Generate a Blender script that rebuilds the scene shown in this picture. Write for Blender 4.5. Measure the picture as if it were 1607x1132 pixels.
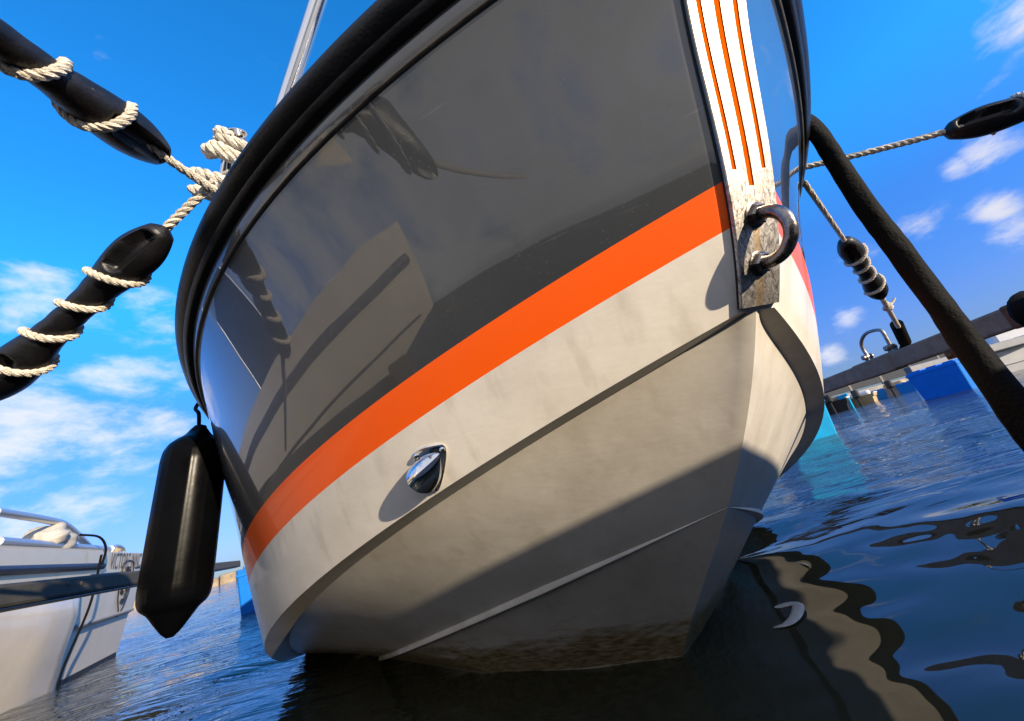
import bpy, bmesh, math, random
import numpy as np
from mathutils import Vector, Matrix

for o in list(bpy.data.objects):
    bpy.data.objects.remove(o)
scene = bpy.context.scene
col = scene.collection
R = math.radians
random.seed(7)
rng = np.random.default_rng(7)

# ------------------------------------------------------------------ camera
IMG_W, IMG_H = 1607.0, 1132.0
F_PX = 611.6
HC = 0.4184
PITCH = 0.32489
ROLL = R(15.8)
FW = np.array([0.0, math.cos(PITCH), math.sin(PITCH)])
UP = np.array([0.0, -math.sin(PITCH), math.cos(PITCH)])
RT = np.array([1.0, 0.0, 0.0])
cr, sr = math.cos(ROLL), math.sin(ROLL)
cam_right = RT * cr - UP * sr
cam_up = RT * sr + UP * cr
cam_data = bpy.data.cameras.new('camera')
cam = bpy.data.objects.new('camera', cam_data)
col.objects.link(cam)
cam_data.sensor_fit = 'HORIZONTAL'
cam_data.sensor_width = 36.0
cam_data.lens = 36.0 * F_PX / IMG_W
cam_data.clip_start = 0.02
cam_data.clip_end = 20000
m = Matrix.Identity(4)
for i in range(3):
    m[i][0] = cam_right[i]
    m[i][1] = cam_up[i]
    m[i][2] = -FW[i]
m[2][3] = HC
cam.matrix_world = m
scene.camera = cam


def ray(px, py):
    dx, dy = px - IMG_W / 2, py - IMG_H / 2
    u = dx * cr - dy * sr
    v = dx * sr + dy * cr
    return FW + RT * u / F_PX - UP * v / F_PX


def at_depth(px, py, d):
    return ray(px, py) * d + np.array([0, 0, HC])


def at_z(px, py, z):
    d = ray(px, py)
    return d * ((z - HC) / d[2]) + np.array([0, 0, HC])


# ------------------------------------------------------------------ light
SUN_AZ, SUN_EL = R(133), R(13.5)
sun_vec = Vector((math.sin(SUN_AZ) * math.cos(SUN_EL), math.cos(SUN_AZ) * math.cos(SUN_EL), math.sin(SUN_EL)))
sun_data = bpy.data.lights.new('sun', 'SUN')
sun_data.energy = 5.0
sun_data.angle = R(0.55)
sun_data.color = (1.0, 0.84, 0.63)
sun = bpy.data.objects.new('sun', sun_data)
sun.rotation_euler = sun_vec.to_track_quat('Z', 'Y').to_euler()
sun.location = (8, -6, 6)
col.objects.link(sun)

world = bpy.data.worlds.new('World')
scene.world = world
world.use_nodes = True
wn, wl = world.node_tree.nodes, world.node_tree.links
wn.clear()


def N(nodes, typ, **kw):
    n = nodes.new(typ)
    for k, v in kw.items():
        if k.startswith('i_'):
            n.inputs[k[2:].replace('_', ' ')].default_value = v
        else:
            setattr(n, k, v)
    return n


def build_world():
    out = N(wn, 'ShaderNodeOutputWorld')
    bg = N(wn, 'ShaderNodeBackground')
    bg.inputs['Strength'].default_value = 0.12
    sky = N(wn, 'ShaderNodeTexSky', sky_type='NISHITA')
    sky.sun_disc = False
    sky.sun_elevation = SUN_EL
    sky.sun_rotation = SUN_AZ
    sky.altitude = 0
    sky.air_density = 1.0
    sky.dust_density = 0.0
    sky.ozone_density = 4.0
    hs = N(wn, 'ShaderNodeHueSaturation')
    hs.inputs['Saturation'].default_value = 1.2
    hs.inputs['Value'].default_value = 1.55
    wl.new(sky.outputs[0], hs.inputs['Color'])
    hz = N(wn, 'ShaderNodeValToRGB')
    hz.color_ramp.elements[0].position = 0.0
    hz.color_ramp.elements[0].color = (0.15, 0.21, 0.40, 1)
    e_ = hz.color_ramp.elements.new(0.13)
    e_.color = (0.42, 0.385, 0.64, 1)
    e_ = hz.color_ramp.elements.new(0.32)
    e_.color = (0.56, 0.62, 0.90, 1)
    hz.color_ramp.elements[-1].position = 0.50
    hz.color_ramp.elements[-1].color = (0.58, 1.25, 1.40, 1)
    sep0 = N(wn, 'ShaderNodeSeparateXYZ')
    tc0 = N(wn, 'ShaderNodeTexCoord')
    wl.new(tc0.outputs['Generated'], sep0.inputs[0])
    wl.new(sep0.outputs['Z'], hz.inputs[0])
    tint = N(wn, 'ShaderNodeMix', data_type='RGBA', blend_type='MULTIPLY')
    tint.inputs['Factor'].default_value = 1.0
    wl.new(hs.outputs[0], tint.inputs['A'])
    wl.new(hz.outputs[0], tint.inputs['B'])
    # clouds: noise over the direction, flattened so that the puffs lie low
    tc = N(wn, 'ShaderNodeTexCoord')
    sep = N(wn, 'ShaderNodeSeparateXYZ')
    wl.new(tc.outputs['Generated'], sep.inputs[0])
    mp = N(wn, 'ShaderNodeMapping')
    mp.inputs['Scale'].default_value = (1.0, 1.0, 2.1)
    mp.inputs['Location'].default_value = (3.1, 1.7, 0.35)
    wl.new(tc.outputs['Generated'], mp.inputs[0])
    n1 = N(wn, 'ShaderNodeTexNoise')
    n1.inputs['Scale'].default_value = 5.0
    n1.inputs['Detail'].default_value = 7
    n1.inputs['Roughness'].default_value = 0.62
    n1.inputs['Distortion'].default_value = 0.12
    wl.new(mp.outputs[0], n1.inputs['Vector'])
    n2 = N(wn, 'ShaderNodeTexNoise')
    n2.inputs['Scale'].default_value = 1.1
    n2.inputs['Detail'].default_value = 1
    wl.new(mp.outputs[0], n2.inputs['Vector'])
    ad = N(wn, 'ShaderNodeMath', operation='MULTIPLY_ADD')
    wl.new(n2.outputs[0], ad.inputs[0])
    ad.inputs[1].default_value = 0.30
    puffs = [(110, 700, .17), (195, 655, .10), (40, 745, .15), (165, 590, .075), (75, 465, .075), (252, 462, .065), (1598, 25, .040), (1540, 235, .032),
             (1562, 330, .026), (1596, 372, .034), (1330, 495, .030), (1300, 560, .024), (1500, 262, .02), (60, 680, .12), (150, 720, .12), (20, 780, .14)]
    field = None
    for px, py, rad in puffs:
        r_ = ray(px, py)
        r_ = r_ / np.linalg.norm(r_)
        dn = N(wn, 'ShaderNodeVectorMath', operation='DISTANCE')
        wl.new(tc.outputs['Generated'], dn.inputs[0])
        dn.inputs[1].default_value = r_.tolist()
        fr_ = N(wn, 'ShaderNodeMapRange', interpolation_type='SMOOTHSTEP')
        fr_.inputs['From Min'].default_value = rad * 1.9
        fr_.inputs['From Max'].default_value = 0.0
        wl.new(dn.outputs['Value'], fr_.inputs[0])
        if field is None:
            field = fr_.outputs[0]
        else:
            mx = N(wn, 'ShaderNodeMath', operation='MAXIMUM')
            wl.new(field, mx.inputs[0])
            wl.new(fr_.outputs[0], mx.inputs[1])
            field = mx.outputs[0]
    fm = N(wn, 'ShaderNodeMath', operation='MULTIPLY_ADD')
    wl.new(field, fm.inputs[0])
    fm.inputs[1].default_value = 0.40
    n1c = N(wn, 'ShaderNodeMath', operation='MULTIPLY_ADD')
    wl.new(n1.outputs[0], n1c.inputs[0])
    n1c.inputs[1].default_value = 1.7
    n1c.inputs[2].default_value = -0.36
    wl.new(n1c.outputs[0], fm.inputs[2])
    wl.new(fm.outputs[0], ad.inputs[2])
    # more cloud behind the camera side (towards -y), as the hull reflects it
    yb = N(wn, 'ShaderNodeMapRange')
    yb.inputs['From Min'].default_value = 0.35
    yb.inputs['From Max'].default_value = -0.75
    yb.inputs['To Min'].default_value = 0.0
    yb.inputs['To Max'].default_value = 0.60
    wl.new(sep.outputs['Y'], yb.inputs[0])
    ad2 = N(wn, 'ShaderNodeMath', operation='ADD')
    wl.new(ad.outputs[0], ad2.inputs[0])
    wl.new(yb.outputs[0], ad2.inputs[1])
    rm = N(wn, 'ShaderNodeMapRange', interpolation_type='SMOOTHSTEP')
    rm.inputs['From Min'].default_value = 0.82
    rm.inputs['From Max'].default_value = 1.30
    rm.inputs['To Max'].default_value = 0.93
    wl.new(ad2.outputs[0], rm.inputs[0])
    cloud = N(wn, 'ShaderNodeValToRGB')
    cloud.color_ramp.elements[0].position = 0.35
    cloud.color_ramp.elements[0].color = (5.4, 5.2, 5.3, 1)
    cloud.color_ramp.elements[1].position = 0.65
    cloud.color_ramp.elements[1].color = (4.0, 4.0, 4.3, 1)
    wl.new(n1.outputs[0], cloud.inputs[0])
    mix = N(wn, 'ShaderNodeMix', data_type='RGBA')
    wl.new(rm.outputs[0], mix.inputs['Factor'])
    wl.new(tint.outputs['Result'], mix.inputs['A'])
    sd_ = N(wn, 'ShaderNodeVectorMath', operation='DOT_PRODUCT')
    wl.new(tc.outputs['Generated'], sd_.inputs[0])
    sd_.inputs[1].default_value = sun_vec
    bk = N(wn, 'ShaderNodeMapRange', interpolation_type='SMOOTHSTEP')
    bk.inputs['From Min'].default_value = -0.35
    bk.inputs['From Max'].default_value = 0.45
    bk.inputs['To Min'].default_value = 1.08
    bk.inputs['To Max'].default_value = 0.90
    wl.new(sd_.outputs['Value'], bk.inputs[0])
    cm = N(wn, 'ShaderNodeVectorMath', operation='SCALE')
    wl.new(cloud.outputs[0], cm.inputs[0])
    wl.new(bk.outputs[0], cm.inputs['Scale'])
    wl.new(cm.outputs[0], mix.inputs['B'])
    wl.new(mix.outputs['Result'], bg.inputs['Color'])
    wl.new(bg.outputs[0], out.inputs['Surface'])


build_world()
scene.view_settings.view_transform = 'Standard'
scene.view_settings.look = 'None'
scene.view_settings.exposure = 0.85
scene.view_settings.gamma = 1.0
scene.view_settings.use_curve_mapping = False
scene.render.engine = 'CYCLES'
scene.cycles.max_bounces = 8
scene.cycles.glossy_bounces = 5
scene.cycles.transmission_bounces = 4

# ------------------------------------------------------------------ materials
MATS = {}


def mat(name, color, rough=0.5, metal=0.0, spec=0.5, coat=0.0, coat_rough=0.05, ior=1.5,
        var=0.0, var_scale=8.0, bump=0.0, bump_scale=60.0, rough_var=0.0, dark=None, stretch=None):
    """Plain principled material with noise driven colour, roughness and relief."""
    if name in MATS:
        return MATS[name]
    mt = bpy.data.materials.new(name)
    mt.use_nodes = True
    nt = mt.node_tree
    b = nt.nodes['Principled BSDF']
    b.inputs['Base Color'].default_value = (*color, 1)
    b.inputs['Roughness'].default_value = rough
    b.inputs['Metallic'].default_value = metal
    b.inputs['Specular IOR Level'].default_value = spec
    b.inputs['IOR'].default_value = ior
    b.inputs['Coat Weight'].default_value = coat
    b.inputs['Coat Roughness'].default_value = coat_rough
    tc = N(nt.nodes, 'ShaderNodeTexCoord')
    vec = tc.outputs['Object']
    if stretch:
        mp = N(nt.nodes, 'ShaderNodeMapping')
        mp.inputs['Scale'].default_value = stretch
        nt.links.new(vec, mp.inputs[0])
        vec = mp.outputs[0]
    if var or rough_var:
        n = N(nt.nodes, 'ShaderNodeTexNoise')
        n.inputs['Scale'].default_value = var_scale
        n.inputs['Detail'].default_value = 6
        n.inputs['Roughness'].default_value = 0.65
        nt.links.new(vec, n.inputs['Vector'])
        if var:
            rp = N(nt.nodes, 'ShaderNodeValToRGB')
            rp.color_ramp.elements[0].position = 0.32
            rp.color_ramp.elements[1].position = 0.68
            d = dark if dark else tuple(c * (1 - var) for c in color)
            rp.color_ramp.elements[0].color = (*d, 1)
            rp.color_ramp.elements[1].color = (*color, 1)
            nt.links.new(n.outputs[0], rp.inputs[0])
            nt.links.new(rp.outputs[0], b.inputs['Base Color'])
        if rough_var:
            mr = N(nt.nodes, 'ShaderNodeMapRange')
            mr.inputs['From Min'].default_value = 0.3
            mr.inputs['From Max'].default_value = 0.7
            mr.inputs['To Min'].default_value = max(0.0, rough - rough_var)
            mr.inputs['To Max'].default_value = min(1.0, rough + rough_var)
            nt.links.new(n.outputs[0], mr.inputs[0])
            nt.links.new(mr.outputs[0], b.inputs['Roughness'])
    if bump:
        n2 = N(nt.nodes, 'ShaderNodeTexNoise')
        n2.inputs['Scale'].default_value = bump_scale
        n2.inputs['Detail'].default_value = 4
        nt.links.new(vec, n2.inputs['Vector'])
        bp = N(nt.nodes, 'ShaderNodeBump')
        bp.inputs['Strength'].default_value = bump
        bp.inputs['Distance'].default_value = 0.01
        nt.links.new(n2.outputs[0], bp.inputs['Height'])
        nt.links.new(bp.outputs[0], b.inputs['Normal'])
    MATS[name] = mt
    return mt


def hull_paint(name, color, dust, dust_amt, rough=0.16, coat=1.0, coat_ior=1.58):
    """Glossy gelcoat with fine dried spray specks, dull scuffed patches and drip streaks."""
    mt = bpy.data.materials.new(name)
    mt.use_nodes = True
    nt = mt.node_tree
    L = nt.links
    b = nt.nodes['Principled BSDF']
    b.inputs['Coat Weight'].default_value = coat
    b.inputs['Coat IOR'].default_value = coat_ior
    b.inputs['Specular IOR Level'].default_value = 0.35
    tc = N(nt.nodes, 'ShaderNodeTexCoord')
    patch = N(nt.nodes, 'ShaderNodeTexNoise')
    patch.inputs['Scale'].default_value = 3.5
    patch.inputs['Detail'].default_value = 8
    patch.inputs['Roughness'].default_value = 0.6
    L.new(tc.outputs['Object'], patch.inputs['Vector'])
    speck = N(nt.nodes, 'ShaderNodeTexVoronoi')
    speck.inputs['Scale'].default_value = 150
    L.new(tc.outputs['Object'], speck.inputs['Vector'])
    sm = N(nt.nodes, 'ShaderNodeMapRange')
    sm.inputs['From Min'].default_value = 0.17
    sm.inputs['From Max'].default_value = 0.08
    L.new(speck.outputs['Distance'], sm.inputs[0])
    # only some cells carry a speck
    gate = N(nt.nodes, 'ShaderNodeTexNoise')
    gate.inputs['Scale'].default_value = 38
    gate.inputs['Detail'].default_value = 2
    L.new(tc.outputs['Object'], gate.inputs['Vector'])
    gm = N(nt.nodes, 'ShaderNodeMapRange')
    gm.inputs['From Min'].default_value = 0.50
    gm.inputs['From Max'].default_value = 0.62
    L.new(gate.outputs[0], gm.inputs[0])
    mul = N(nt.nodes, 'ShaderNodeMath', operation='MULTIPLY')
    L.new(sm.outputs[0], mul.inputs[0])
    L.new(gm.outputs[0], mul.inputs[1])
    pm = N(nt.nodes, 'ShaderNodeMapRange')
    pm.inputs['From Min'].default_value = 0.42
    pm.inputs['From Max'].default_value = 0.72
    pm.inputs['To Max'].default_value = 0.55
    L.new(patch.outputs[0], pm.inputs[0])
    mul2 = N(nt.nodes, 'ShaderNodeMath', operation='MULTIPLY')
    L.new(mul.outputs[0], mul2.inputs[0])
    mul2.inputs[1].default_value = 2.2
    ad = N(nt.nodes, 'ShaderNodeMath', operation='MAXIMUM')
    L.new(mul2.outputs[0], ad.inputs[0])
    L.new(pm.outputs[0], ad.inputs[1])
    smp = N(nt.nodes, 'ShaderNodeMapping')
    smp.inputs['Rotation'].default_value = (0.5, 0.6, 0.3)
    smp.inputs['Scale'].default_value = (3.0, 3.0, 90.0)
    L.new(tc.outputs['Object'], smp.inputs[0])
    sc = N(nt.nodes, 'ShaderNodeTexNoise')
    sc.inputs['Scale'].default_value = 1.6
    sc.inputs['Detail'].default_value = 3
    L.new(smp.outputs[0], sc.inputs['Vector'])
    sc_m = N(nt.nodes, 'ShaderNodeMapRange')
    sc_m.inputs['From Min'].default_value = 0.695
    sc_m.inputs['From Max'].default_value = 0.73
    sc_m.inputs['To Max'].default_value = 1.6
    L.new(sc.outputs[0], sc_m.inputs[0])
    ad_b = N(nt.nodes, 'ShaderNodeMath', operation='MAXIMUM')
    L.new(ad.outputs[0], ad_b.inputs[0])
    L.new(sc_m.outputs[0], ad_b.inputs[1])
    am = N(nt.nodes, 'ShaderNodeMath', operation='MULTIPLY')
    L.new(ad_b.outputs[0], am.inputs[0])
    am.inputs[1].default_value = dust_amt
    mix = N(nt.nodes, 'ShaderNodeMix', data_type='RGBA')
    mix.inputs['A'].default_value = (*color, 1)
    mix.inputs['B'].default_value = (*dust, 1)
    L.new(am.outputs[0], mix.inputs['Factor'])
    L.new(mix.outputs['Result'], b.inputs['Base Color'])
    # coat roughness: mirror like, dulled by salt
    rr = N(nt.nodes, 'ShaderNodeMapRange')
    rr.inputs['From Min'].default_value = 0.35
    rr.inputs['From Max'].default_value = 0.75
    rr.inputs['To Min'].default_value = 0.003
    rr.inputs['To Max'].default_value = 0.035
    L.new(patch.outputs[0], rr.inputs[0])
    L.new(rr.outputs[0], b.inputs['Coat Roughness'])
    b.inputs['Roughness'].default_value = rough + 0.2
    wob = N(nt.nodes, 'ShaderNodeTexNoise')
    wob.inputs['Scale'].default_value = 5
    wob.inputs['Detail'].default_value = 1
    L.new(tc.outputs['Object'], wob.inputs['Vector'])
    b1 = N(nt.nodes, 'ShaderNodeBump')
    b1.inputs['Strength'].default_value = 0.07
    b1.inputs['Distance'].default_value = 0.01
    L.new(wob.outputs[0], b1.inputs['Height'])
    b2 = N(nt.nodes, 'ShaderNodeBump')
    b2.inputs['Strength'].default_value = 0.10
    b2.inputs['Distance'].default_value = 0.002
    L.new(mul.outputs[0], b2.inputs['Height'])
    L.new(b1.outputs[0], b2.inputs['Normal'])
    L.new(b2.outputs[0], b.inputs['Normal'])
    L.new(b2.outputs[0], b.inputs['Coat Normal'])
    MATS[name] = mt
    return mt


def cream_gelcoat(name='cream_gelcoat', lo=(0.46, 0.42, 0.35), hi=(0.60, 0.56, 0.485)):
    """Cream lower hull: chalky, brown slime in a tide band near the waterline."""
    mt = bpy.data.materials.new(name)
    mt.use_nodes = True
    nt = mt.node_tree
    L = nt.links
    b = nt.nodes['Principled BSDF']
    tc = N(nt.nodes, 'ShaderNodeTexCoord')
    geo = N(nt.nodes, 'ShaderNodeNewGeometry')
    sep = N(nt.nodes, 'ShaderNodeSeparateXYZ')
    L.new(geo.outputs['Position'], sep.inputs[0])
    n = N(nt.nodes, 'ShaderNodeTexNoise')
    n.inputs['Scale'].default_value = 9
    n.inputs['Detail'].default_value = 8
    n.inputs['Roughness'].default_value = 0.7
    mp = N(nt.nodes, 'ShaderNodeMapping')
    mp.inputs['Scale'].default_value = (1, 1, 4.0)
    L.new(tc.outputs['Object'], mp.inputs[0])
    L.new(mp.outputs[0], n.inputs['Vector'])
    # tide band: height + noise
    ma = N(nt.nodes, 'ShaderNodeMath', operation='MULTIPLY_ADD')
    L.new(n.outputs[0], ma.inputs[0])
    ma.inputs[1].default_value = -0.24
    L.new(sep.outputs['Z'], ma.inputs[2])
    band = N(nt.nodes, 'ShaderNodeMapRange', interpolation_type='SMOOTHSTEP')
    band.inputs['From Min'].default_value = 0.015
    band.inputs['From Max'].default_value = -0.055
    L.new(ma.outputs[0], band.inputs[0])
    n3 = N(nt.nodes, 'ShaderNodeTexNoise')
    n3.inputs['Scale'].default_value = 40
    n3.inputs['Detail'].default_value = 6
    L.new(mp.outputs[0], n3.inputs['Vector'])
    slime = N(nt.nodes, 'ShaderNodeValToRGB')
    slime.color_ramp.elements[0].position = 0.38
    slime.color_ramp.elements[0].color = (0.13, 0.09, 0.035, 1)
    slime.color_ramp.elements[1].position = 0.62
    slime.color_ramp.elements[1].color = (0.36, 0.29, 0.16, 1)
    L.new(n3.outputs[0], slime.inputs[0])
    # faint chalk and grime over the whole hull, none of it following the light
    n4 = N(nt.nodes, 'ShaderNodeTexNoise')
    n4.inputs['Scale'].default_value = 5
    n4.inputs['Detail'].default_value = 10
    n4.inputs['Roughness'].default_value = 0.7
    L.new(tc.outputs['Object'], n4.inputs['Vector'])
    base = N(nt.nodes, 'ShaderNodeValToRGB')
    base.color_ramp.elements[0].position = 0.33
    base.color_ramp.elements[0].color = (*lo, 1)
    base.color_ramp.elements[1].position = 0.6
    base.color_ramp.elements[1].color = (*hi, 1)
    L.new(n4.outputs[0], base.inputs[0])
    mp5 = N(nt.nodes, 'ShaderNodeMapping')
    mp5.inputs['Scale'].default_value = (26, 26, 2.2)
    L.new(tc.outputs['Object'], mp5.inputs[0])
    n5 = N(nt.nodes, 'ShaderNodeTexNoise')
    n5.inputs['Scale'].default_value = 1.0
    n5.inputs['Detail'].default_value = 5
    L.new(mp5.outputs[0], n5.inputs['Vector'])
    st = N(nt.nodes, 'ShaderNodeMapRange', interpolation_type='SMOOTHSTEP')
    st.inputs['From Min'].default_value = 0.52
    st.inputs['From Max'].default_value = 0.74
    st.inputs['To Max'].default_value = 0.30
    L.new(n5.outputs[0], st.inputs[0])
    stm = N(nt.nodes, 'ShaderNodeMix', data_type='RGBA')
    L.new(st.outputs[0], stm.inputs['Factor'])
    L.new(base.outputs[0], stm.inputs['A'])
    stm.inputs['B'].default_value = (0.36, 0.31, 0.23, 1)
    mix = N(nt.nodes, 'ShaderNodeMix', data_type='RGBA')
    L.new(band.outputs[0], mix.inputs['Factor'])
    L.new(stm.outputs['Result'], mix.inputs['A'])
    L.new(slime.outputs[0], mix.inputs['B'])
    meniscus_rim = N(nt.nodes, 'ShaderNodeMapRange', interpolation_type='SMOOTHSTEP')  # bright meniscus reflection along the waterline, painted into the hull colour
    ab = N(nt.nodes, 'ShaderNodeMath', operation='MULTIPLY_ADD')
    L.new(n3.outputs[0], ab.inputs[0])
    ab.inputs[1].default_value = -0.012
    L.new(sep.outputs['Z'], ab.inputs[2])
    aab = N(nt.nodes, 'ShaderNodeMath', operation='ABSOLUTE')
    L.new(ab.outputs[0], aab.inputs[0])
    meniscus_rim.inputs['From Min'].default_value = 0.012
    meniscus_rim.inputs['From Max'].default_value = 0.006
    L.new(aab.outputs[0], meniscus_rim.inputs[0])
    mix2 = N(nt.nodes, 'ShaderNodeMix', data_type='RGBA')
    L.new(meniscus_rim.outputs[0], mix2.inputs['Factor'])
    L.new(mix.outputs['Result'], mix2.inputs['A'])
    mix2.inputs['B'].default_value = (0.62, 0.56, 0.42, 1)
    L.new(mix2.outputs['Result'], b.inputs['Base Color'])
    b.inputs['Roughness'].default_value = 0.34
    b.inputs['Specular IOR Level'].default_value = 0.45
    b.inputs['Coat Weight'].default_value = 0.35 if 'band' in name else 0.08
    b.inputs['Coat Roughness'].default_value = 0.08
    bp = N(nt.nodes, 'ShaderNodeBump')
    bp.inputs['Strength'].default_value = 0.12
    bp.inputs['Distance'].default_value = 0.002
    L.new(n3.outputs[0], bp.inputs['Height'])
    L.new(bp.outputs[0], b.inputs['Normal'])
    MATS[name] = mt
    return mt


def worn_steel():
    """Polished stainless with scratched, pitted and rust tinged patches."""
    mt = bpy.data.materials.new('worn_stainless')
    mt.use_nodes = True
    nt = mt.node_tree
    L = nt.links
    b = nt.nodes['Principled BSDF']
    b.inputs['Metallic'].default_value = 1.0
    tc = N(nt.nodes, 'ShaderNodeTexCoord')
    n = N(nt.nodes, 'ShaderNodeTexNoise')
    n.inputs['Scale'].default_value = 55
    n.inputs['Detail'].default_value = 9
    n.inputs['Roughness'].default_value = 0.75
    L.new(tc.outputs['Object'], n.inputs['Vector'])
    v = N(nt.nodes, 'ShaderNodeTexNoise')
    v.inputs['Scale'].default_value = 150
    v.inputs['Detail'].default_value = 9
    v.inputs['Roughness'].default_value = 0.72
    v.inputs['Distortion'].default_value = 1.5
    vmp = N(nt.nodes, 'ShaderNodeMapping')
    vmp.inputs['Rotation'].default_value = (0.3, 0.5, 0.2)
    vmp.inputs['Scale'].default_value = (1, 1, 0.35)
    L.new(tc.outputs['Object'], vmp.inputs[0])
    L.new(vmp.outputs[0], v.inputs['Vector'])
    geo = N(nt.nodes, 'ShaderNodeNewGeometry')
    sep = N(nt.nodes, 'ShaderNodeSeparateXYZ')
    L.new(geo.outputs['Position'], sep.inputs[0])
    low = N(nt.nodes, 'ShaderNodeMapRange')        # the lower half is the one the anchor and chain have chewed
    low.inputs['From Min'].default_value = 0.80
    low.inputs['From Max'].default_value = 0.66
    ma = N(nt.nodes, 'ShaderNodeMath', operation='MULTIPLY_ADD')
    L.new(n.outputs[0], ma.inputs[0])
    ma.inputs[1].default_value = 0.22
    L.new(sep.outputs['Z'], ma.inputs[2])
    sb = N(nt.nodes, 'ShaderNodeMath', operation='SUBTRACT')
    L.new(ma.outputs[0], sb.inputs[0])
    sb.inputs[1].default_value = 0.11
    L.new(sb.outputs[0], low.inputs[0])
    rp = N(nt.nodes, 'ShaderNodeValToRGB')
    rp.color_ramp.elements[0].position = 0.36
    rp.color_ramp.elements[0].color = (0.10, 0.085, 0.075, 1)
    rp.color_ramp.elements[1].position = 0.60
    rp.color_ramp.elements[1].color = (0.66, 0.62, 0.56, 1)
    L.new(v.outputs[0], rp.inputs[0])
    mix = N(nt.nodes, 'ShaderNodeMix', data_type='RGBA')
    mix.inputs['A'].default_value = (0.32, 0.265, 0.19, 1)
    L.new(rp.outputs[0], mix.inputs['B'])
    L.new(low.outputs[0], mix.inputs['Factor'])
    # rust weeping down the middle from the bolts
    tt_ = N(nt.nodes, 'ShaderNodeVectorMath', operation='DOT_PRODUCT')
    L.new(tc.outputs['Object'], tt_.inputs[0])
    tt_.inputs[1].default_value = (-math.cos(-0.28164), math.sin(-0.28164), 0)
    tn = N(nt.nodes, 'ShaderNodeMath', operation='MULTIPLY_ADD')
    L.new(n.outputs[0], tn.inputs[0])
    tn.inputs[1].default_value = 0.022
    L.new(tt_.outputs['Value'], tn.inputs[2])
    to_ = N(nt.nodes, 'ShaderNodeMath', operation='ADD')
    L.new(tn.outputs[0], to_.inputs[0])
    to_.inputs[1].default_value = -0.013
    ta = N(nt.nodes, 'ShaderNodeMath', operation='ABSOLUTE')
    L.new(to_.outputs[0], ta.inputs[0])
    tm = N(nt.nodes, 'ShaderNodeMapRange', interpolation_type='SMOOTHSTEP')
    tm.inputs['From Min'].default_value = 0.010
    tm.inputs['From Max'].default_value = 0.002
    tm.inputs['To Max'].default_value = 0.5
    L.new(ta.outputs[0], tm.inputs[0])
    zm = N(nt.nodes, 'ShaderNodeMapRange')
    zm.inputs['From Min'].default_value = 0.69
    zm.inputs['From Max'].default_value = 0.655
    L.new(sep.outputs['Z'], zm.inputs[0])
    rm_ = N(nt.nodes, 'ShaderNodeMath', operation='MULTIPLY')
    L.new(tm.outputs[0], rm_.inputs[0])
    L.new(zm.outputs[0], rm_.inputs[1])
    mixr = N(nt.nodes, 'ShaderNodeMix', data_type='RGBA')
    L.new(rm_.outputs[0], mixr.inputs['Factor'])
    L.new(mix.outputs['Result'], mixr.inputs['A'])
    mixr.inputs['B'].default_value = (0.55, 0.33, 0.10, 1)
    L.new(mixr.outputs['Result'], b.inputs['Base Color'])
    rr = N(nt.nodes, 'ShaderNodeMapRange')
    rr.inputs['To Min'].default_value = 0.30
    rr.inputs['To Max'].default_value = 0.42
    L.new(low.outputs[0], rr.inputs[0])
    L.new(rr.outputs[0], b.inputs['Roughness'])
    bp = N(nt.nodes, 'ShaderNodeBump')
    bp.inputs['Strength'].default_value = 0.35
    bp.inputs['Distance'].default_value = 0.0012
    hm = N(nt.nodes, 'ShaderNodeMath', operation='MULTIPLY')
    L.new(v.outputs[0], hm.inputs[0])
    L.new(low.outputs[0], hm.inputs[1])
    L.new(hm.outputs[0], bp.inputs['Height'])
    L.new(bp.outputs[0], b.inputs['Normal'])
    MATS['worn_stainless'] = mt
    return mt


GREY = hull_paint('grey_topside_paint', (0.032, 0.0345, 0.0345), (0.11, 0.113, 0.112), 0.20)
ORANGE = hull_paint('orange_stripe_paint', (0.90, 0.105, 0.002), (0.75, 0.22, 0.06), 0.10, coat=0.22, coat_ior=1.45)
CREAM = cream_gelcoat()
WHITE_BAND = cream_gelcoat('white_band_gelcoat', (0.64, 0.59, 0.51), (0.76, 0.71, 0.62))
STEEL_WORN = worn_steel()
CHROME = mat('polished_chrome', (0.78, 0.77, 0.75), rough=0.09, metal=1.0, rough_var=0.06, var_scale=60)
DULL_STEEL = mat('dull_bow_eye_steel', (0.36, 0.32, 0.29), rough=0.27, metal=1.0, var=0.55, var_scale=90, rough_var=0.12, bump=0.06, bump_scale=300)
RUBBER = mat('black_rubber', (0.0065, 0.0068, 0.0080), rough=0.36, spec=0.35, var=0.4, var_scale=12, bump=0.10, bump_scale=180, rough_var=0.10)
RUBBER_MATT = mat('matt_black_rubber', (0.006, 0.006, 0.0075), rough=0.42, spec=0.4, var=0.3, var_scale=30, bump=0.12, bump_scale=220, rough_var=0.08)
FENDER_BLACK = mat('black_fender_vinyl', (0.0018, 0.0020, 0.0026), rough=0.28, spec=0.05, var=0.3, var_scale=10, bump=0.02, bump_scale=60, rough_var=0.08)
CLOTH_BLACK = mat('black_sleeve_cloth', (0.0026, 0.0030, 0.0036), rough=0.75, spec=0.12, var=0.5, var_scale=40, bump=0.3, bump_scale=160)
ROPE_M = mat('cream_rope_fibre', (0.74, 0.69, 0.60), rough=0.85, spec=0.2, var=0.45, var_scale=90, dark=(0.42, 0.37, 0.29), bump=0.6, bump_scale=500)
GALV = mat('galvanised_beam', (0.11, 0.105, 0.09), rough=0.65, metal=0.0, spec=0.05, var=0.35, var_scale=9, rough_var=0.1, bump=0.05, bump_scale=60, stretch=(1, 1, 1))
GALV_DARK = mat('weathered_grey_beam', (0.25, 0.20, 0.155), rough=0.7, metal=0.0, spec=0.05, var=0.35, var_scale=14, rough_var=0.1, bump=0.06, bump_scale=80)
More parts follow.
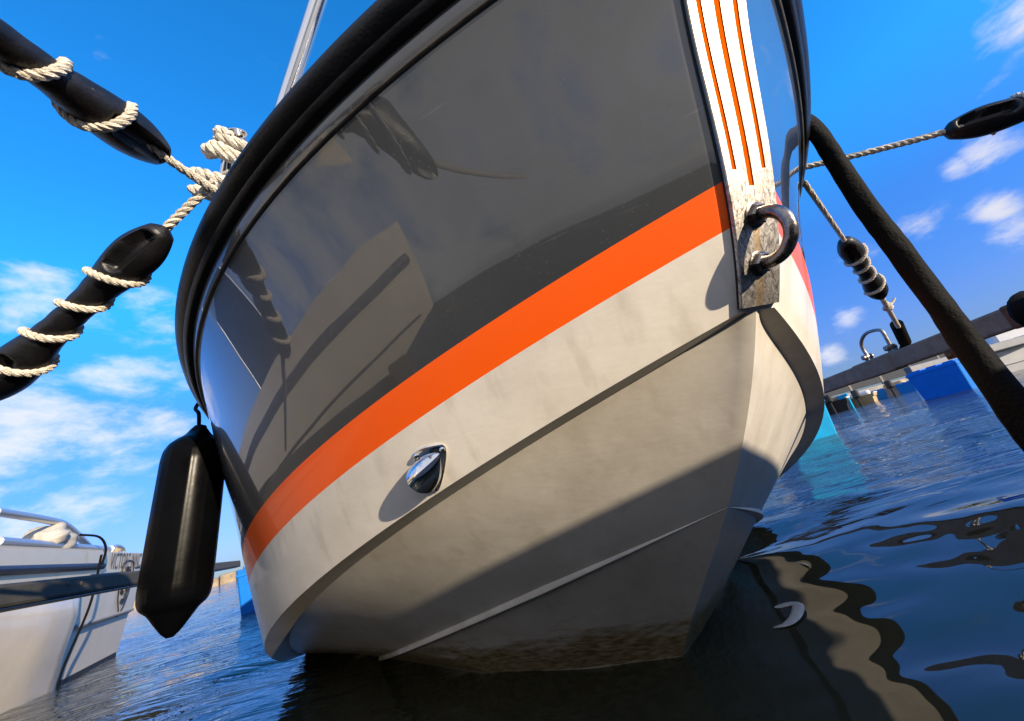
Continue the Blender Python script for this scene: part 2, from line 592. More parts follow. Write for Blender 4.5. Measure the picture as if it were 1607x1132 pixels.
RUST = mat('rusty_steel', (0.20, 0.085, 0.035), rough=0.8, metal=0.2, var=0.6, var_scale=35, bump=0.4, bump_scale=90)
BLUE = mat('blue_float_plastic', (0.0, 0.15, 0.60), rough=0.45, spec=0.2, var=0.2, var_scale=7, bump=0.08, bump_scale=50)
BLUE_SUNLIT = mat('sunlit_blue_float_plastic', (0.0, 0.28, 0.58), rough=0.45, spec=0.2, var=0.2, var_scale=7, bump=0.08, bump_scale=50)  # lighter copy of the float blue, with the sunlight put into the colour
WHITE = mat('white_boat_gelcoat', (0.64, 0.575, 0.47), rough=0.28, spec=0.5, coat=0.4, coat_rough=0.06, var=0.12, var_scale=4, bump=0.03, bump_scale=20)
WHITE2 = mat('chalky_white_gelcoat', (0.62, 0.63, 0.64), rough=0.4, spec=0.5, var=0.12, var_scale=4)
NAVY = mat('dark_rubbing_strip', (0.03, 0.03, 0.045), rough=0.45, var=0.3, var_scale=10)
INK = mat('black_lettering', (0.012, 0.012, 0.014), rough=0.5, var=0.2, var_scale=50)
DECK = mat('light_grey_deck', (0.55, 0.55, 0.53), rough=0.6, var=0.15, var_scale=20, bump=0.2, bump_scale=200)
CONCRETE = mat('pontoon_concrete', (0.42, 0.41, 0.385), rough=0.85, var=0.4, var_scale=9, bump=0.4, bump_scale=60)
TIMBER = mat('weathered_timber', (0.36, 0.31, 0.25), rough=0.8, var=0.45, var_scale=14, bump=0.4, bump_scale=50)
GLASS = mat('smoked_glass', (0.02, 0.025, 0.03), rough=0.06, spec=0.6, var=0.2, var_scale=5)
TAN = mat('tan_canvas', (0.42, 0.31, 0.18), rough=0.85, var=0.4, var_scale=20, bump=0.3, bump_scale=60)
GREYPAINT = mat('pale_grey_paint', (0.34, 0.37, 0.41), rough=0.5, var=0.25, var_scale=5)
GLINT = mat('pale_glint', (0.52, 0.50, 0.46), rough=0.6, var=0.3, var_scale=90)  # pale colour of the added reflection glints on the water


def water_mat():
    mt = bpy.data.materials.new('harbour_water')
    mt.use_nodes = True
    nt = mt.node_tree
    L = nt.links
    b = nt.nodes['Principled BSDF']
    b.inputs['Base Color'].default_value = (0.026, 0.026, 0.015, 1)
    b.inputs['Roughness'].default_value = 0.015
    b.inputs['IOR'].default_value = 1.38
    b.inputs['Specular IOR Level'].default_value = 0.5
    geo = N(nt.nodes, 'ShaderNodeNewGeometry')
    mp = N(nt.nodes, 'ShaderNodeMapping')
    mp.inputs['Rotation'].default_value = (0, 0, R(14))
    mp.inputs['Scale'].default_value = (0.62, 2.6, 1.0)
    L.new(geo.outputs['Position'], mp.inputs[0])
    n1 = N(nt.nodes, 'ShaderNodeTexNoise')
    n1.inputs['Scale'].default_value = 5.5
    n1.inputs['Detail'].default_value = 3
    n1.inputs['Roughness'].default_value = 0.5
    n1.inputs['Distortion'].default_value = 1.1
    L.new(mp.outputs[0], n1.inputs['Vector'])
    # lee of the bow and the pontoon: the water there is oily calm
    vm = N(nt.nodes, 'ShaderNodeVectorMath', operation='DISTANCE')
    L.new(geo.outputs['Position'], vm.inputs[0])
    vm.inputs[1].default_value = (0.75, 0.7, 0)
    calm = N(nt.nodes, 'ShaderNodeMapRange', interpolation_type='SMOOTHSTEP')
    calm.inputs['From Min'].default_value = 0.7
    calm.inputs['From Max'].default_value = 3.2
    calm.inputs['To Min'].default_value = 0.0
    calm.inputs['To Max'].default_value = 1.0
    L.new(vm.outputs['Value'], calm.inputs[0])
    bp = N(nt.nodes, 'ShaderNodeBump')
    bp.inputs['Distance'].default_value = 0.026
    L.new(calm.outputs[0], bp.inputs['Strength'])
    L.new(n1.outputs[0], bp.inputs['Height'])
    L.new(bp.outputs[0], b.inputs['Normal'])
    MATS['harbour_water'] = mt
    return mt


WATER = water_mat()

# ------------------------------------------------------------------ mesh helpers


def link_mesh(name, verts, faces, material, parent=None, origin=(0, 0, 0), smooth=True, mats_idx=None, sharp=None):
    origin = np.asarray(origin, float)
    v = np.asarray(verts, float).reshape(-1, 3) - origin
    me = bpy.data.meshes.new(name)
    me.from_pydata(v.tolist(), [], [list(map(int, f)) for f in faces])
    bm = bmesh.new()
    bm.from_mesh(me)
    bmesh.ops.recalc_face_normals(bm, faces=bm.faces)
    if sharp is not None:
        for e in bm.edges:
            if len(e.link_faces) == 2 and e.calc_face_angle(0) > R(sharp):
                e.smooth = False
    for f in bm.faces:
        f.smooth = smooth
    bm.to_mesh(me)
    bm.free()
    me.materials.append(material)
    o = bpy.data.objects.new(name, me)
    col.objects.link(o)
    if parent is not None:
        o.parent = parent
    else:
        o.location = origin
    return o


class Thing:
    def __init__(self, name, label, category, loc, group=None, kind=None):
        self.loc = np.asarray(loc, float)
        self.o = bpy.data.objects.new(name, None)
        self.o.empty_display_size = 0.1
        self.o.location = self.loc
        col.objects.link(self.o)
        if label:
            self.o['label'] = label
        if category:
            self.o['category'] = category
        if group:
            self.o['group'] = group
        if kind:
            self.o['kind'] = kind

    def part(self, name, geom, material, parent=None, smooth=True, sharp=35, label=None):
        o = link_mesh(name, geom[0], geom[1], material, parent or self.o, self.loc, smooth, sharp=sharp)
        if label:
            o['label'] = label
        return o


def join(*geoms):
    vs, fs, n = [], [], 0
    for v, f in geoms:
        v = np.asarray(v, float).reshape(-1, 3)
        vs.append(v)
        fs += [[i + n for i in q] for q in f]
        n += len(v)
    return np.concatenate(vs), fs


def unit(v):
    v = np.asarray(v, float)
    return v / (np.linalg.norm(v) + 1e-12)


def catmull(pts, n):
    """Points resampled along a centripetal-like Catmull-Rom curve, evenly by arc length."""
    p = np.asarray(pts, float)
    p = np.vstack([2 * p[0] - p[1], p, 2 * p[-1] - p[-2]])
    out = []
    for i in range(1, len(p) - 2):
        t = np.linspace(0, 1, 40, endpoint=False)[:, None]
        a, b, c, d = p[i - 1], p[i], p[i + 1], p[i + 2]
        out.append(0.5 * ((2 * b) + (-a + c) * t + (2 * a - 5 * b + 4 * c - d) * t ** 2 + (-a + 3 * b - 3 * c + d) * t ** 3))
    out.append(p[-2][None])
    q = np.concatenate(out)
    s = np.concatenate([[0], np.cumsum(np.linalg.norm(np.diff(q, axis=0), axis=1))])
    u = np.linspace(0, s[-1], n)
    return np.stack([np.interp(u, s, q[:, k]) for k in range(3)], 1)


def frames(path):
    p = np.asarray(path, float)
    t = np.gradient(p, axis=0)
    t /= np.linalg.norm(t, axis=1)[:, None] + 1e-12
    ref = np.array([0, 0, 1.0]) if abs(t[0][2]) < 0.9 else np.array([1.0, 0, 0])
    a = unit(np.cross(t[0], ref))
    A = [a]
    for i in range(1, len(p)):
        a = A[-1] - t[i] * (A[-1] @ t[i])
        A.append(unit(a))
    A = np.array(A)
    B = np.cross(t, A)
    return t, A, B


def tube(path, rad, sides=12, caps=True, ellipse=None):
    p = np.asarray(path, float)
    n = len(p)
    r = np.broadcast_to(np.asarray(rad, float), (n,)) if np.ndim(rad) < 2 else None
    t, A, B = frames(p)
    th = np.linspace(0, 2 * np.pi, sides, endpoint=False)
    if np.ndim(rad) == 2:
        rr = np.asarray(rad, float)           # n x sides
    else:
        rr = np.repeat(r[:, None], sides, 1)
    ea, eb = ellipse if ellipse else (1, 1)
    v = p[:, None] + rr[..., None] * (ea * np.cos(th)[None, :, None] * A[:, None] + eb * np.sin(th)[None, :, None] * B[:, None])
    v = v.reshape(-1, 3)
    f = []
    for i in range(n - 1):
        for j in range(sides):
            k = (j + 1) % sides
            f.append([i * sides + j, i * sides + k, (i + 1) * sides + k, (i + 1) * sides + j])
    if caps:
        f.append(list(range(sides))[::-1])
        f.append([(n - 1) * sides + j for j in range(sides)])
    return v, f


def rope_geom(path, radius=0.008, pitch=0.045, strands=3, sides=6, per_pitch=9):
    """Laid rope: strands wound round the path, slightly uneven."""
    p = np.asarray(path, float)
    s = np.concatenate([[0], np.cumsum(np.linalg.norm(np.diff(p, axis=0), axis=1))])
    n = max(8, int(s[-1] / pitch * per_pitch))
    u = np.linspace(0, s[-1], n)
    q = np.stack([np.interp(u, s, p[:, k]) for k in range(3)], 1)
    t, A, B = frames(q)
    gs = []
    sr_ = radius * 0.56
    for k in range(strands):
        ph = 2 * np.pi * (u / pitch + k / strands)
        off = radius * 0.50
        c = q + off * (np.cos(ph)[:, None] * A + np.sin(ph)[:, None] * B)
        rr = sr_ * (1 + 0.06 * np.sin(u * 310 + k * 2.1))
        gs.append(tube(c, rr, sides))
    return join(*gs)


def box(c, ax, ay, az, sx, sy, sz, bevel=0.0):
    """Box about centre c with axis directions, sizes full; bevelled edges through bmesh."""
    bm = bmesh.new()
    bmesh.ops.create_cube(bm, size=1)
    bmesh.ops.scale(bm, vec=(sx, sy, sz), verts=bm.verts)
    if bevel:
        bmesh.ops.bevel(bm, geom=list(bm.edges), offset=bevel, segments=2, profile=0.5, affect='EDGES')
    v = np.array([x.co[:] for x in bm.verts])
    bm.verts.index_update()
    f = [[x.index for x in q.verts] for q in bm.faces]
    bm.free()
    M = np.stack([unit(ax), unit(ay), unit(az)])
    return np.asarray(c) + v @ M, f


def grid_faces(nr, nc):
    return [[i * nc + j, i * nc + j + 1, (i + 1) * nc + j + 1, (i + 1) * nc + j] for i in range(nr - 1) for j in range(nc - 1)]


def revolve(c, axis, prof, sides=20, ref=None):
    """Profile (distance along axis, radius) turned about an axis through c."""
    a = unit(axis)
    ref = np.array([0, 0, 1.0]) if ref is None else np.asarray(ref, float)
    if abs(a @ unit(ref)) > 0.95:
        ref = np.array([1.0, 0, 0])
    x = unit(np.cross(a, ref))
    y = np.cross(a, x)
    th = np.linspace(0, 2 * np.pi, sides, endpoint=False)
    v = np.array([np.asarray(c) + a * h + r * (np.cos(q) * x + np.sin(q) * y) for h, r in prof for q in th])
    f = []
    for i in range(len(prof) - 1):
        for j in range(sides):
            k = (j + 1) % sides
            f.append([i * sides + j, i * sides + k, (i + 1) * sides + k, (i + 1) * sides + j])
    f.append(list(range(sides)))
    f.append([(len(prof) - 1) * sides + j for j in range(sides)])
    return v, f


# ------------------------------------------------------------------ water
def water_height(x, y):
    h = np.zeros_like(x)
    r2 = np.random.default_rng(11)
    d0 = np.sqrt(x ** 2 + y ** 2)
    d = np.sqrt((x - 0.75) ** 2 + (y - 0.7) ** 2)
    calm = np.clip((d - 0.6) / 3.0, 0.0, 1.0)
    for k in range(34):
        lam = 0.075 * (1.145 ** k) * (0.9 + 0.2 * r2.random())
        ang = R(105) + r2.normal(0, 0.62)
        ph = r2.random() * 6.28
        amp = 0.0046 * lam
        if lam < 0.22:
            amp = amp * (0.46 + 0.5 * calm)
        elif lam < 0.6:
            amp = amp * (0.95 + 0.1 * calm)
        elif lam > 1.6:
            amp = amp * 0.5
        amp = amp / (1 + 0.12 * d0)
        spacing = d0 * 0.0072
        fade = np.clip(1.7 - spacing / lam * 6, 0, 1)
        h += amp * fade * np.sin(2 * np.pi / lam * (x * math.cos(ang) + y * math.sin(ang)) + ph + 1.7 * np.sin(0.9 * x / lam ** 0.5 + 1.3 * y / lam ** 0.5 + k))
    return h


def build_water():
    radii = np.concatenate([[0.001], np.geomspace(0.12, 70, 860), np.geomspace(75, 9000, 60)])
    th = np.concatenate([np.linspace(R(-62), R(62), 560, endpoint=False), np.linspace(R(62), R(298), 150, endpoint=False)])
    rr, tt = np.meshgrid(radii, th, indexing='ij')
    x, y = rr * np.sin(tt), rr * np.cos(tt)
    z = water_height(x, y)
    v = np.stack([x, y, z], -1).reshape(-1, 3)
    nr, nc = rr.shape
    i, j = np.meshgrid(np.arange(nr - 1), np.arange(nc), indexing='ij')
    k = (j + 1) % nc
    f = np.stack([i * nc + j, i * nc + k, (i + 1) * nc + k, (i + 1) * nc + j], -1).reshape(-1, 4)
    me = bpy.data.meshes.new('water')
    me.vertices.add(len(v))
    me.vertices.foreach_set('co', v.ravel())
    me.loops.add(f.size)
    me.loops.foreach_set('vertex_index', f.ravel().astype(np.int32))
    me.polygons.add(len(f))
    me.polygons.foreach_set('loop_start', np.arange(0, f.size, 4, dtype=np.int32))
    me.polygons.foreach_set('use_smooth', np.ones(len(f), dtype=bool))
    me.update(calc_edges=True)
    me.flip_normals()
    me.materials.append(WATER)
    o = bpy.data.objects.new('water', me)
    o['kind'] = 'structure'
    o['label'] = 'dark rippled harbour water reflecting the bow and the blue sky'
    col.objects.link(o)


build_water()

# ------------------------------------------------------------------ main boat hull
PSI = -0.28164
KX, KY = 0.17496, 1.02897
KP = (0.90686, 1.47041, -3.28238, 1.64328)
CUR = {  # half beam, entrance length, fullness, height at the stem, sheer slope, sheer curve
    'rail': (1.14, 1.791, 2.7973, 1.1159, -0.0004, -0.1475),
    'joint': (1.0973, 1.7395, 2.8176, 1.0367, -0.0069, -0.1489),
    'stop': (1.1156, 1.8484, 2.5478, 0.7097, -0.2043, -0.0616),
    'sbot': (1.113, 1.8571, 2.5514, 0.6562, -0.2345, -0.0679),
    'chine': (1.0983, 1.9132, 2.6649, 0.5598, -0.3288, -0.0545),
    'spray': (0.7483, 1.6398, 2.5546, 0.3134, -0.3162, 0.0104),
}
AFT = np.array([math.sin(PSI), math.cos(PSI), 0])
STB = np.array([-math.cos(PSI), math.sin(PSI), 0])
BOAT0 = np.array([KX, KY, 0.0])


def keel_s(z):
    up_ = -(KP[0] * z + KP[1] * z ** 2 + KP[2] * z ** 3 + KP[3] * z ** 4)
    return np.where(np.asarray(z) >= 0, up_, -KP[0] * z * 1.15)


def bw(s, t, z):
    s, t, z = np.broadcast_arrays(np.asarray(s, float), np.asarray(t, float), np.asarray(z, float))
    P = BOAT0 + s[..., None] * AFT + t[..., None] * STB
    P[..., 2] += z
    return P


def stem_hw(z0):
    return 0.033 + 0.044 * (np.clip(z0, 0.5, 1.2) - 0.601)


def soft(w):
    w = np.asarray(w, float)
    return np.where(w < 1.4, w, 1.4 + 0.5 * (1 - np.exp(-(w - 1.4) / 0.5)))


def row(par, w, hw):
    B, L, p, z0, z1, z2 = par
    e = soft(w)
    q = e / (1 + e / 6.327)
    z = z0 + z1 * q + z2 * q * q
    t = hw + (B - hw) * (1 - np.clip(1 - w / L, 0, None) ** p)
    return keel_s(z0) + w, t, z


_zr = np.array([CUR[k][3] for k in ('chine', 'sbot', 'stop', 'joint')])
_m = np.array([CUR[k] for k in ('chine', 'sbot', 'stop', 'joint')])
_co = [np.polyfit(_zr, _m[:, k], 2) for k in range(6)]


def top_par(z0):
    p = [np.polyval(c, z0) for c in _co]
    p[3] = z0
    return p


WS = np.concatenate([np.linspace(0, 0.1, 14), np.linspace(0.112, 1.9, 110), np.linspace(1.95, 4.6, 24)])


def both_sides(fn):
    """Rows run starboard aft -> stem -> port aft."""
    s, t, z = fn(WS)
    a = bw(s, t, z)[::-1]
    b = bw(s, -t, z)
    return np.concatenate([a, b])


def loft(rows):
    rows = np.array(rows)
    nr, nc = rows.shape[:2]
    return rows.reshape(-1, 3), grid_faces(nr, nc)


boat = Thing('motorboat', 'large motorboat bow with grey topsides, orange stripe and cream bottom', 'boat', BOAT0)


def top_curve(z0, w):
    """Topside row, rounded out a few millimetres below the sheer."""
    s, t, z = row(top_par(z0), w, stem_hw(z0))
    v = np.clip((z0 - 0.7097) / (1.0367 - 0.7097), 0, 1)
    b = 0.030 * v * v * (1 - v) * np.clip(w / 0.12, 0, 1)
    g = np.gradient(t, w)
    l = np.sqrt(1 + g * g)
    return s - b * g / l, t + b / l, z


def topside_row(z0):
    return both_sides(lambda w: top_curve(z0, w))


Z_CH, Z_SB, Z_ST, Z_J = 0.5598, 0.6562, 0.7097, 1.0367
hull_top = loft([topside_row(z) for z in np.linspace(Z_CH, Z_SB, 9)])
grey = loft([topside_row(z) for z in np.linspace(Z_ST, Z_J, 26)])
stripe = loft([topside_row(z) for z in np.linspace(Z_SB, Z_ST, 5)])
# lower hull: chine flat, lower panel, spray rail, bottom
CHP = top_par(Z_CH)


def chine_in(w):
    s, t, z = row(CHP, w, stem_hw(Z_CH))
    cf = 0.056 * (1 + 0.2 * np.clip(w, 0, 1))
    ti = t - cf * (1 - np.exp(-t / cf * 1.1))
    ti = np.where(w < 1e-6, 0.0, ti)
    return s, ti, z + 0.004


def spray_row(w, dt=0.0, dz=0.0):
    s, t, z = row(CUR['spray'], w, 0.0)
    k = np.clip(w / 0.12, 0, 1)
    return s, np.clip(t + dt * k, 0, None), z + dz * k


_kz = np.concatenate([np.linspace(0.3134, -0.30, 120)])
_ks = keel_s(_kz)


def keel_row(w):
    s = keel_s(0.3134) + w
    z = np.interp(s, _ks, _kz)
    return s, 0 * w, z


def mix_rows(a, b, k):
    return lambda w: tuple((1 - k) * p + k * q for p, q in zip(a(w), b(w)))


def stem_fan(a, b, k):
    """Rows between two curves that both start on the curved stem: the stem line itself is followed at w = 0."""
    def fn(w):
        sa, ta, za = a(w)
        sb, tb, zb = b(w)
        s, t, z = (1 - k) * sa + k * sb, (1 - k) * ta + k * tb, (1 - k) * za + k * zb
        corr = keel_s((1 - k) * za[0] + k * zb[0]) - ((1 - k) * sa[0] + k * sb[0])
        return s + corr * np.exp(-w / 0.5), t, z
    return fn


chine_flat = loft([both_sides(lambda w: row(CHP, w, stem_hw(Z_CH))), both_sides(mix_rows(lambda w: row(CHP, w, stem_hw(Z_CH)), chine_in, 0.5)), both_sides(chine_in)])
lower_panel = loft([both_sides(stem_fan(chine_in, lambda w: spray_row(w), k)) for k in np.linspace(0, 1, 22)])
bottom = loft([both_sides(stem_fan(lambda w: spray_row(w, -0.004, -0.002), keel_row, k)) for k in np.linspace(0, 1, 18)])
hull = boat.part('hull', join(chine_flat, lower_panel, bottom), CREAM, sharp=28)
boat.part('upper_band', hull_top, WHITE_BAND, parent=hull, label='clean pale band between chine and orange stripe')
boat.part('topside', grey, GREY, label='dark grey glossy topside with mirror reflections')
boat.part('accent_stripe', stripe, ORANGE, label='bright orange stripe along the hull')

# spray rails, one each side: a rounded ridge with a sharp lower lip
for side in (1, -1):
    w = WS[WS < 1.75]
    prof = [(0.0, 0.022), (0.006, 0.012), (0.013, 0.001), (0.013, -0.006), (0.004, -0.0075), (-0.012, -0.006)]
    rws = []
    for dt, dz in prof:
        s, t, z = row(CUR['spray'], w, 0.0)
        k = np.clip(w / 0.25, 0.05, 1)
        rws.append(bw(s, side * np.clip(t + dt * k, 0, None), z + dz * k))
    boat.part('spray_rail', loft(rws), CREAM, parent=hull, sharp=40)

# rub rail: light flange, black lip, fat black D section
JP, RP = top_par(Z_J), CUR['rail']


def rail_frame(w):
    sj, tj, zj = row(JP, w, stem_hw(Z_J))
    sr2, tr, zr = row(RP, w, stem_hw(1.116))
    o_s = -np.gradient(tj, w + 1e-9 * np.arange(len(w)))
    o_t = np.ones_like(tj)
    l = np.sqrt(o_s ** 2 + o_t ** 2)
    return (sj, tj, zj), (sr2, tr, zr), (o_s / l, o_t / l)


def rail_row(a, b):
    def fn(w):
        (sj, tj, zj), (sq, tq, zq), (os_, ot) = rail_frame(w)
        return sj + (sq - sj) * b + os_ * a, np.clip(tj + (tq - tj) * b + ot * a, 0.004, None), zj + (zq - zj) * b
    return both_sides(fn)


flange_prof = [(-0.004, 0.0), (0.003, 0.004), (0.0035, 0.03), (-0.001, 0.04), (-0.002, 0.16), (-0.004, 0.30), (-0.010, 0.42)]
boat.part('gunwale_flange', loft([rail_row(a, b) for a, b in flange_prof]), GREY, sharp=50)
seam_prof = [(0.0036, 0.002), (0.0062, 0.008), (0.0062, 0.024), (0.0036, 0.031)]
boat.part('hull_seam', loft([rail_row(a, b) for a, b in seam_prof]), mat('seam_sealant', (0.16, 0.14, 0.11), rough=0.35, var=0.7, var_scale=25, spec=0.6), sharp=50)
lip_prof = [(-0.010, 0.385), (0.001, 0.375), (0.005, 0.40), (0.005, 0.50), (-0.001, 0.535), (-0.010, 0.545)]
d_prof = []
for q in np.linspace(R(-120), R(130), 17):
    d_prof.append((-0.031 + 0.034 * math.cos(q), 0.80 + 0.275 * math.sin(q)))
rub = boat.part('rub_rail', loft([rail_row(a, b) for a, b in d_prof]), RUBBER, sharp=60)
boat.part('lip', loft([rail_row(a, b) for a, b in lip_prof]), RUBBER, parent=rub, sharp=60)


def deck_edge(w):
    (sj, tj, zj), (sq, tq, zq), (os_, ot) = rail_frame(w)
    return sj + (sq - sj) * 1.0 + os_ * -0.045, np.clip(tj + (tq - tj) * 1.0 + ot * -0.045, 0.002, None), zj + (zq - zj) * 1.0


sd, td, zd = deck_edge(WS)
drows = []
for k in np.linspace(-1, 1, 15):
    drows.append(bw(sd, td * k, zd + 0.02 * (1 - k * k)))
boat.part('deck', loft(drows), DECK)
# transom closes the far end
tr = [bw(*[np.array([q[-1]]) for q in fn(WS)])[0] for fn in (keel_row, lambda w: spray_row(w), chine_in, lambda w: row(CHP, w, stem_hw(Z_CH)), lambda w: row(top_par(0.8), w, 0.04), lambda w: row(JP, w, 0.05), deck_edge)]
trp = [bw(fn(WS)[0][-1], -fn(WS)[1][-1], fn(WS)[2][-1]) for fn in (keel_row, lambda w: spray_row(w), chine_in, lambda w: row(CHP, w, stem_hw(Z_CH)), lambda w: row(top_par(0.8), w, 0.04), lambda w: row(JP, w, 0.05), deck_edge)]
tv = np.array(tr + trp)
boat.part('transom', (tv, [[i, i + 1, 7 + i + 1, 7 + i] for i in range(6)]), GREY, smooth=False)


# stem plate ------------------------------------------------------
def stem_pt(z, t=0.0, off=0.0):
    """Point on the flat stem face at height z, t across it, off in front of it."""
    ds = (keel_s(z + 0.004) - keel_s(z - 0.004)) / 0.008
    nrm = unit(np.array([-1.0, 0, ds]))            # (s, z) forward-and-down normal
    return bw(keel_s(z) + nrm[0] * off, t, z + nrm[2] * off)


zs = np.concatenate([np.linspace(0.566, 0.71, 16), np.linspace(0.72, 1.03, 36)])
slots = [(-0.60, 0.724, 0.092), (0.02, 0.698, 0.115), (0.62, 0.724, 0.092)]   # centre and half width as a share of the half width, lower end
ts = [-1, -0.97]
for c, zb, h in slots:
    ts += [c - h, c + h]
ts += [0.97, 1]
ts = np.array(sorted(ts + [-0.85, -0.35, 0.33, 0.85]))
pv, pf, idx = [], [], {}
for layer, off in ((0, 0.0030), (1, 0.0075)):
    for i, z in enumerate(zs):
        for j, t in enumerate(ts):
            e = 0.0012 if (layer and abs(t) == 1) else 0
            idx[layer, i, j] = len(pv)
            pv.append(stem_pt(z, t * (stem_hw(z) - 0.0), off - e))


def solid(i, j):
    if i < 0 or j < 0 or i >= len(zs) - 1 or j >= len(ts) - 1:
        return False
    tm, zm = (ts[j] + ts[j + 1]) / 2, (zs[i] + zs[i + 1]) / 2
    return not any(abs(tm - c) < h and zm > zb for c, zb, h in slots)


for i in range(len(zs) - 1):
    for j in range(len(ts) - 1):
        if not solid(i, j):
            continue
        q = [(i, j), (i, j + 1), (i + 1, j + 1), (i + 1, j)]
        pf.append([idx[1, a, b] for a, b in q])
        pf.append([idx[0, a, b] for a, b in q][::-1])
        for (a, b), nb in (((q[0], q[1]), (i - 1, j)), ((q[1], q[2]), (i, j + 1)), ((q[2], q[3]), (i + 1, j)), ((q[3], q[0]), (i, j - 1))):
            if not solid(*nb):
                pf.append([idx[0, a[0], a[1]], idx[0, b[0], b[1]], idx[1, b[0], b[1]], idx[1, a[0], a[1]]])
plate = boat.part('stem_plate', (pv, pf), STEEL_WORN, sharp=25, label='long stainless plate with three orange slots up the stem')
for c, zb, h in slots:
    i0 = int(np.argmax((zs[:-1] + zs[1:]) / 2 > zb))
    zz = zs[i0:]
    rws = [[stem_pt(z, (c + k * h * 1.15) * stem_hw(z), 0.0058) for z in zz] for k in (-1, 1)]
    rws2 = [[stem_pt(z, (c + k * h * 1.15) * stem_hw(z), 0.0040) for z in zz] for k in (1, -1)]
    # the strip sits in the slot, a little below the face of the plate
    rws = [[stem_pt(z, (c + k * h * 0.985) * stem_hw(z), 0.0060) for z in zz] for k in (-1, 1)]
    rws += [[stem_pt(z, (c + k * h * 0.985) * stem_hw(z), 0.0020) for z in zz] for k in (1, -1)]
    boat.part('slot_inlay', loft(rws + rws[:1]), mat('orange_inlay', (0.62, 0.085, 0.002), rough=0.7, spec=0.0, var=0.2, var_scale=60), parent=plate, smooth=False)
# black bedding behind the plate
rws = [[stem_pt(z, k * (stem_hw(z) + 0.0005), o_) for z in zs] for k, o_ in ((-1.0, 0.0004), (-1.0, 0.0026), (1.0, 0.0026), (1.0, 0.0004))]
boat.part('bedding', loft(rws), RUBBER_MATT, parent=plate, smooth=False)

# bow eye: U bolt through the plate
za, zb_ = 0.612, 0.666
zc = (za + zb_) / 2
pc, pa, pb = stem_pt(zc, 0.002, 0.0075), stem_pt(za, 0.002, 0.0075), stem_pt(zb_, 0.002, 0.0075)
nrm = unit(stem_pt(zc, 0, 1.0) - stem_pt(zc, 0, 0.0))
upv = unit(pb - pa)
half = np.linalg.norm(pb - pa) / 2
path = [pc - upv * half - nrm * 0.004, pc - upv * half + nrm * 0.008]
for q in np.linspace(-90, 90, 25):
    path.append(pc + nrm * (0.012 + math.cos(R(q)) * (half + 0.002)) + upv * math.sin(R(q)) * half)
path += [pc + upv * half + nrm * 0.008, pc + upv * half - nrm * 0.004]
eye = boat.part('bow_eye', tube(catmull(path, 60), 0.0080, 18), DULL_STEEL)
for sgn in (-1, 1):
    c0 = pc + upv * half * sgn
    nv, nf = revolve(c0, nrm, [(0.0, 0.0125), (0.0015, 0.0135), (0.008, 0.0135), (0.0098, 0.0115)], sides=6, ref=upv)
    boat.part('nut', (nv, nf), DULL_STEEL, parent=eye, smooth=False)
    boat.part('washer', revolve(c0, nrm, [(-0.001, 0.016), (0.0013, 0.016), (0.0018, 0.0145)], sides=24), DULL_STEEL, parent=eye, sharp=30)


# vent cover on the cream band ---------------------------------------
def surf_at(px, py, lo=Z_CH, hi=Z_SB, off=0.0):
    """Point of the starboard topside seen at a pixel, and the outward normal there."""
    w_, z_ = np.meshgrid(np.linspace(0, 1.3, 651), np.linspace(lo, hi, 81))
    best = None
    pts = np.zeros(w_.shape + (3,))
    for i in range(w_.shape[0]):
        pts[i] = bw(*row(top_par(z_[i, 0]), w_[i], stem_hw(z_[i, 0])))
    d = pts - np.array([0, 0, HC])
    r = unit(ray(px, py))
    dist = np.linalg.norm(np.cross(d, r), axis=-1)
    i, j = np.unravel_index(dist.argmin(), dist.shape)
    i2, j2 = min(max(i, 1), w_.shape[0] - 2), min(max(j, 1), w_.shape[1] - 2)
    n = unit(np.cross(pts[i2 + 1, j2] - pts[i2 - 1, j2], pts[i2, j2 + 1] - pts[i2, j2 - 1]))
    if n @ d[i, j] > 0:
        n = -n
    return pts[i, j], n


vc, vn = surf_at(675, 735)
vt1, _ = surf_at(693, 706)
vt2, _ = surf_at(657, 764)
ax_ = unit((vt1 - vt2) - vn * ((vt1 - vt2) @ vn))     # from the open mouth up to the closed tip
ay_ = np.cross(vn, ax_)
# flange outline: rounded triangle with a screw at each corner
cs = [surf_at(*q)[0] for q in ((655, 716), (697, 705), (685, 763))]
cs = [c - vn * ((c - vc) @ vn) for c in cs]
cen = sum(cs) / 3
ol = []
for k in range(3):
    a, b = cs[k] - cen, cs[(k + 1) % 3] - cen
    for q in np.linspace(0, 1, 12, endpoint=False):
        p = a * (1 - q) + b * q
        bulge = 0.34 + 0.24 * math.sin(math.pi * q)
        ol.append(cen + p * (1 + bulge))
ol = np.array(ol)
for _ in range(9):
    ol = (np.roll(ol, 1, 0) + ol * 2 + np.roll(ol, -1, 0)) / 4
ol = cen + (ol - cen) * 1.06
nn = len(ol)
inner = cen + (ol - cen) * 0.93
fv = np.concatenate([ol - vn * 0.002, ol + vn * 0.0022, inner + vn * 0.0034])
ff = [[r_ * nn + i, r_ * nn + (i + 1) % nn, (r_ + 1) * nn + (i + 1) % nn, (r_ + 1) * nn + i] for r_ in range(2) for i in range(nn)] + [[2 * nn + i for i in range(nn)]]
flange = boat.part('vent_cover', (fv, ff), CHROME, sharp=30, label='chrome clamshell vent cover with three screws')
hood = []
LEN = np.linalg.norm(vt1 - vt2) * 0.98
c0 = vt1 - vn * ((vt1 - vc) @ vn) - ax_ * 0.006 + vn * 0.003
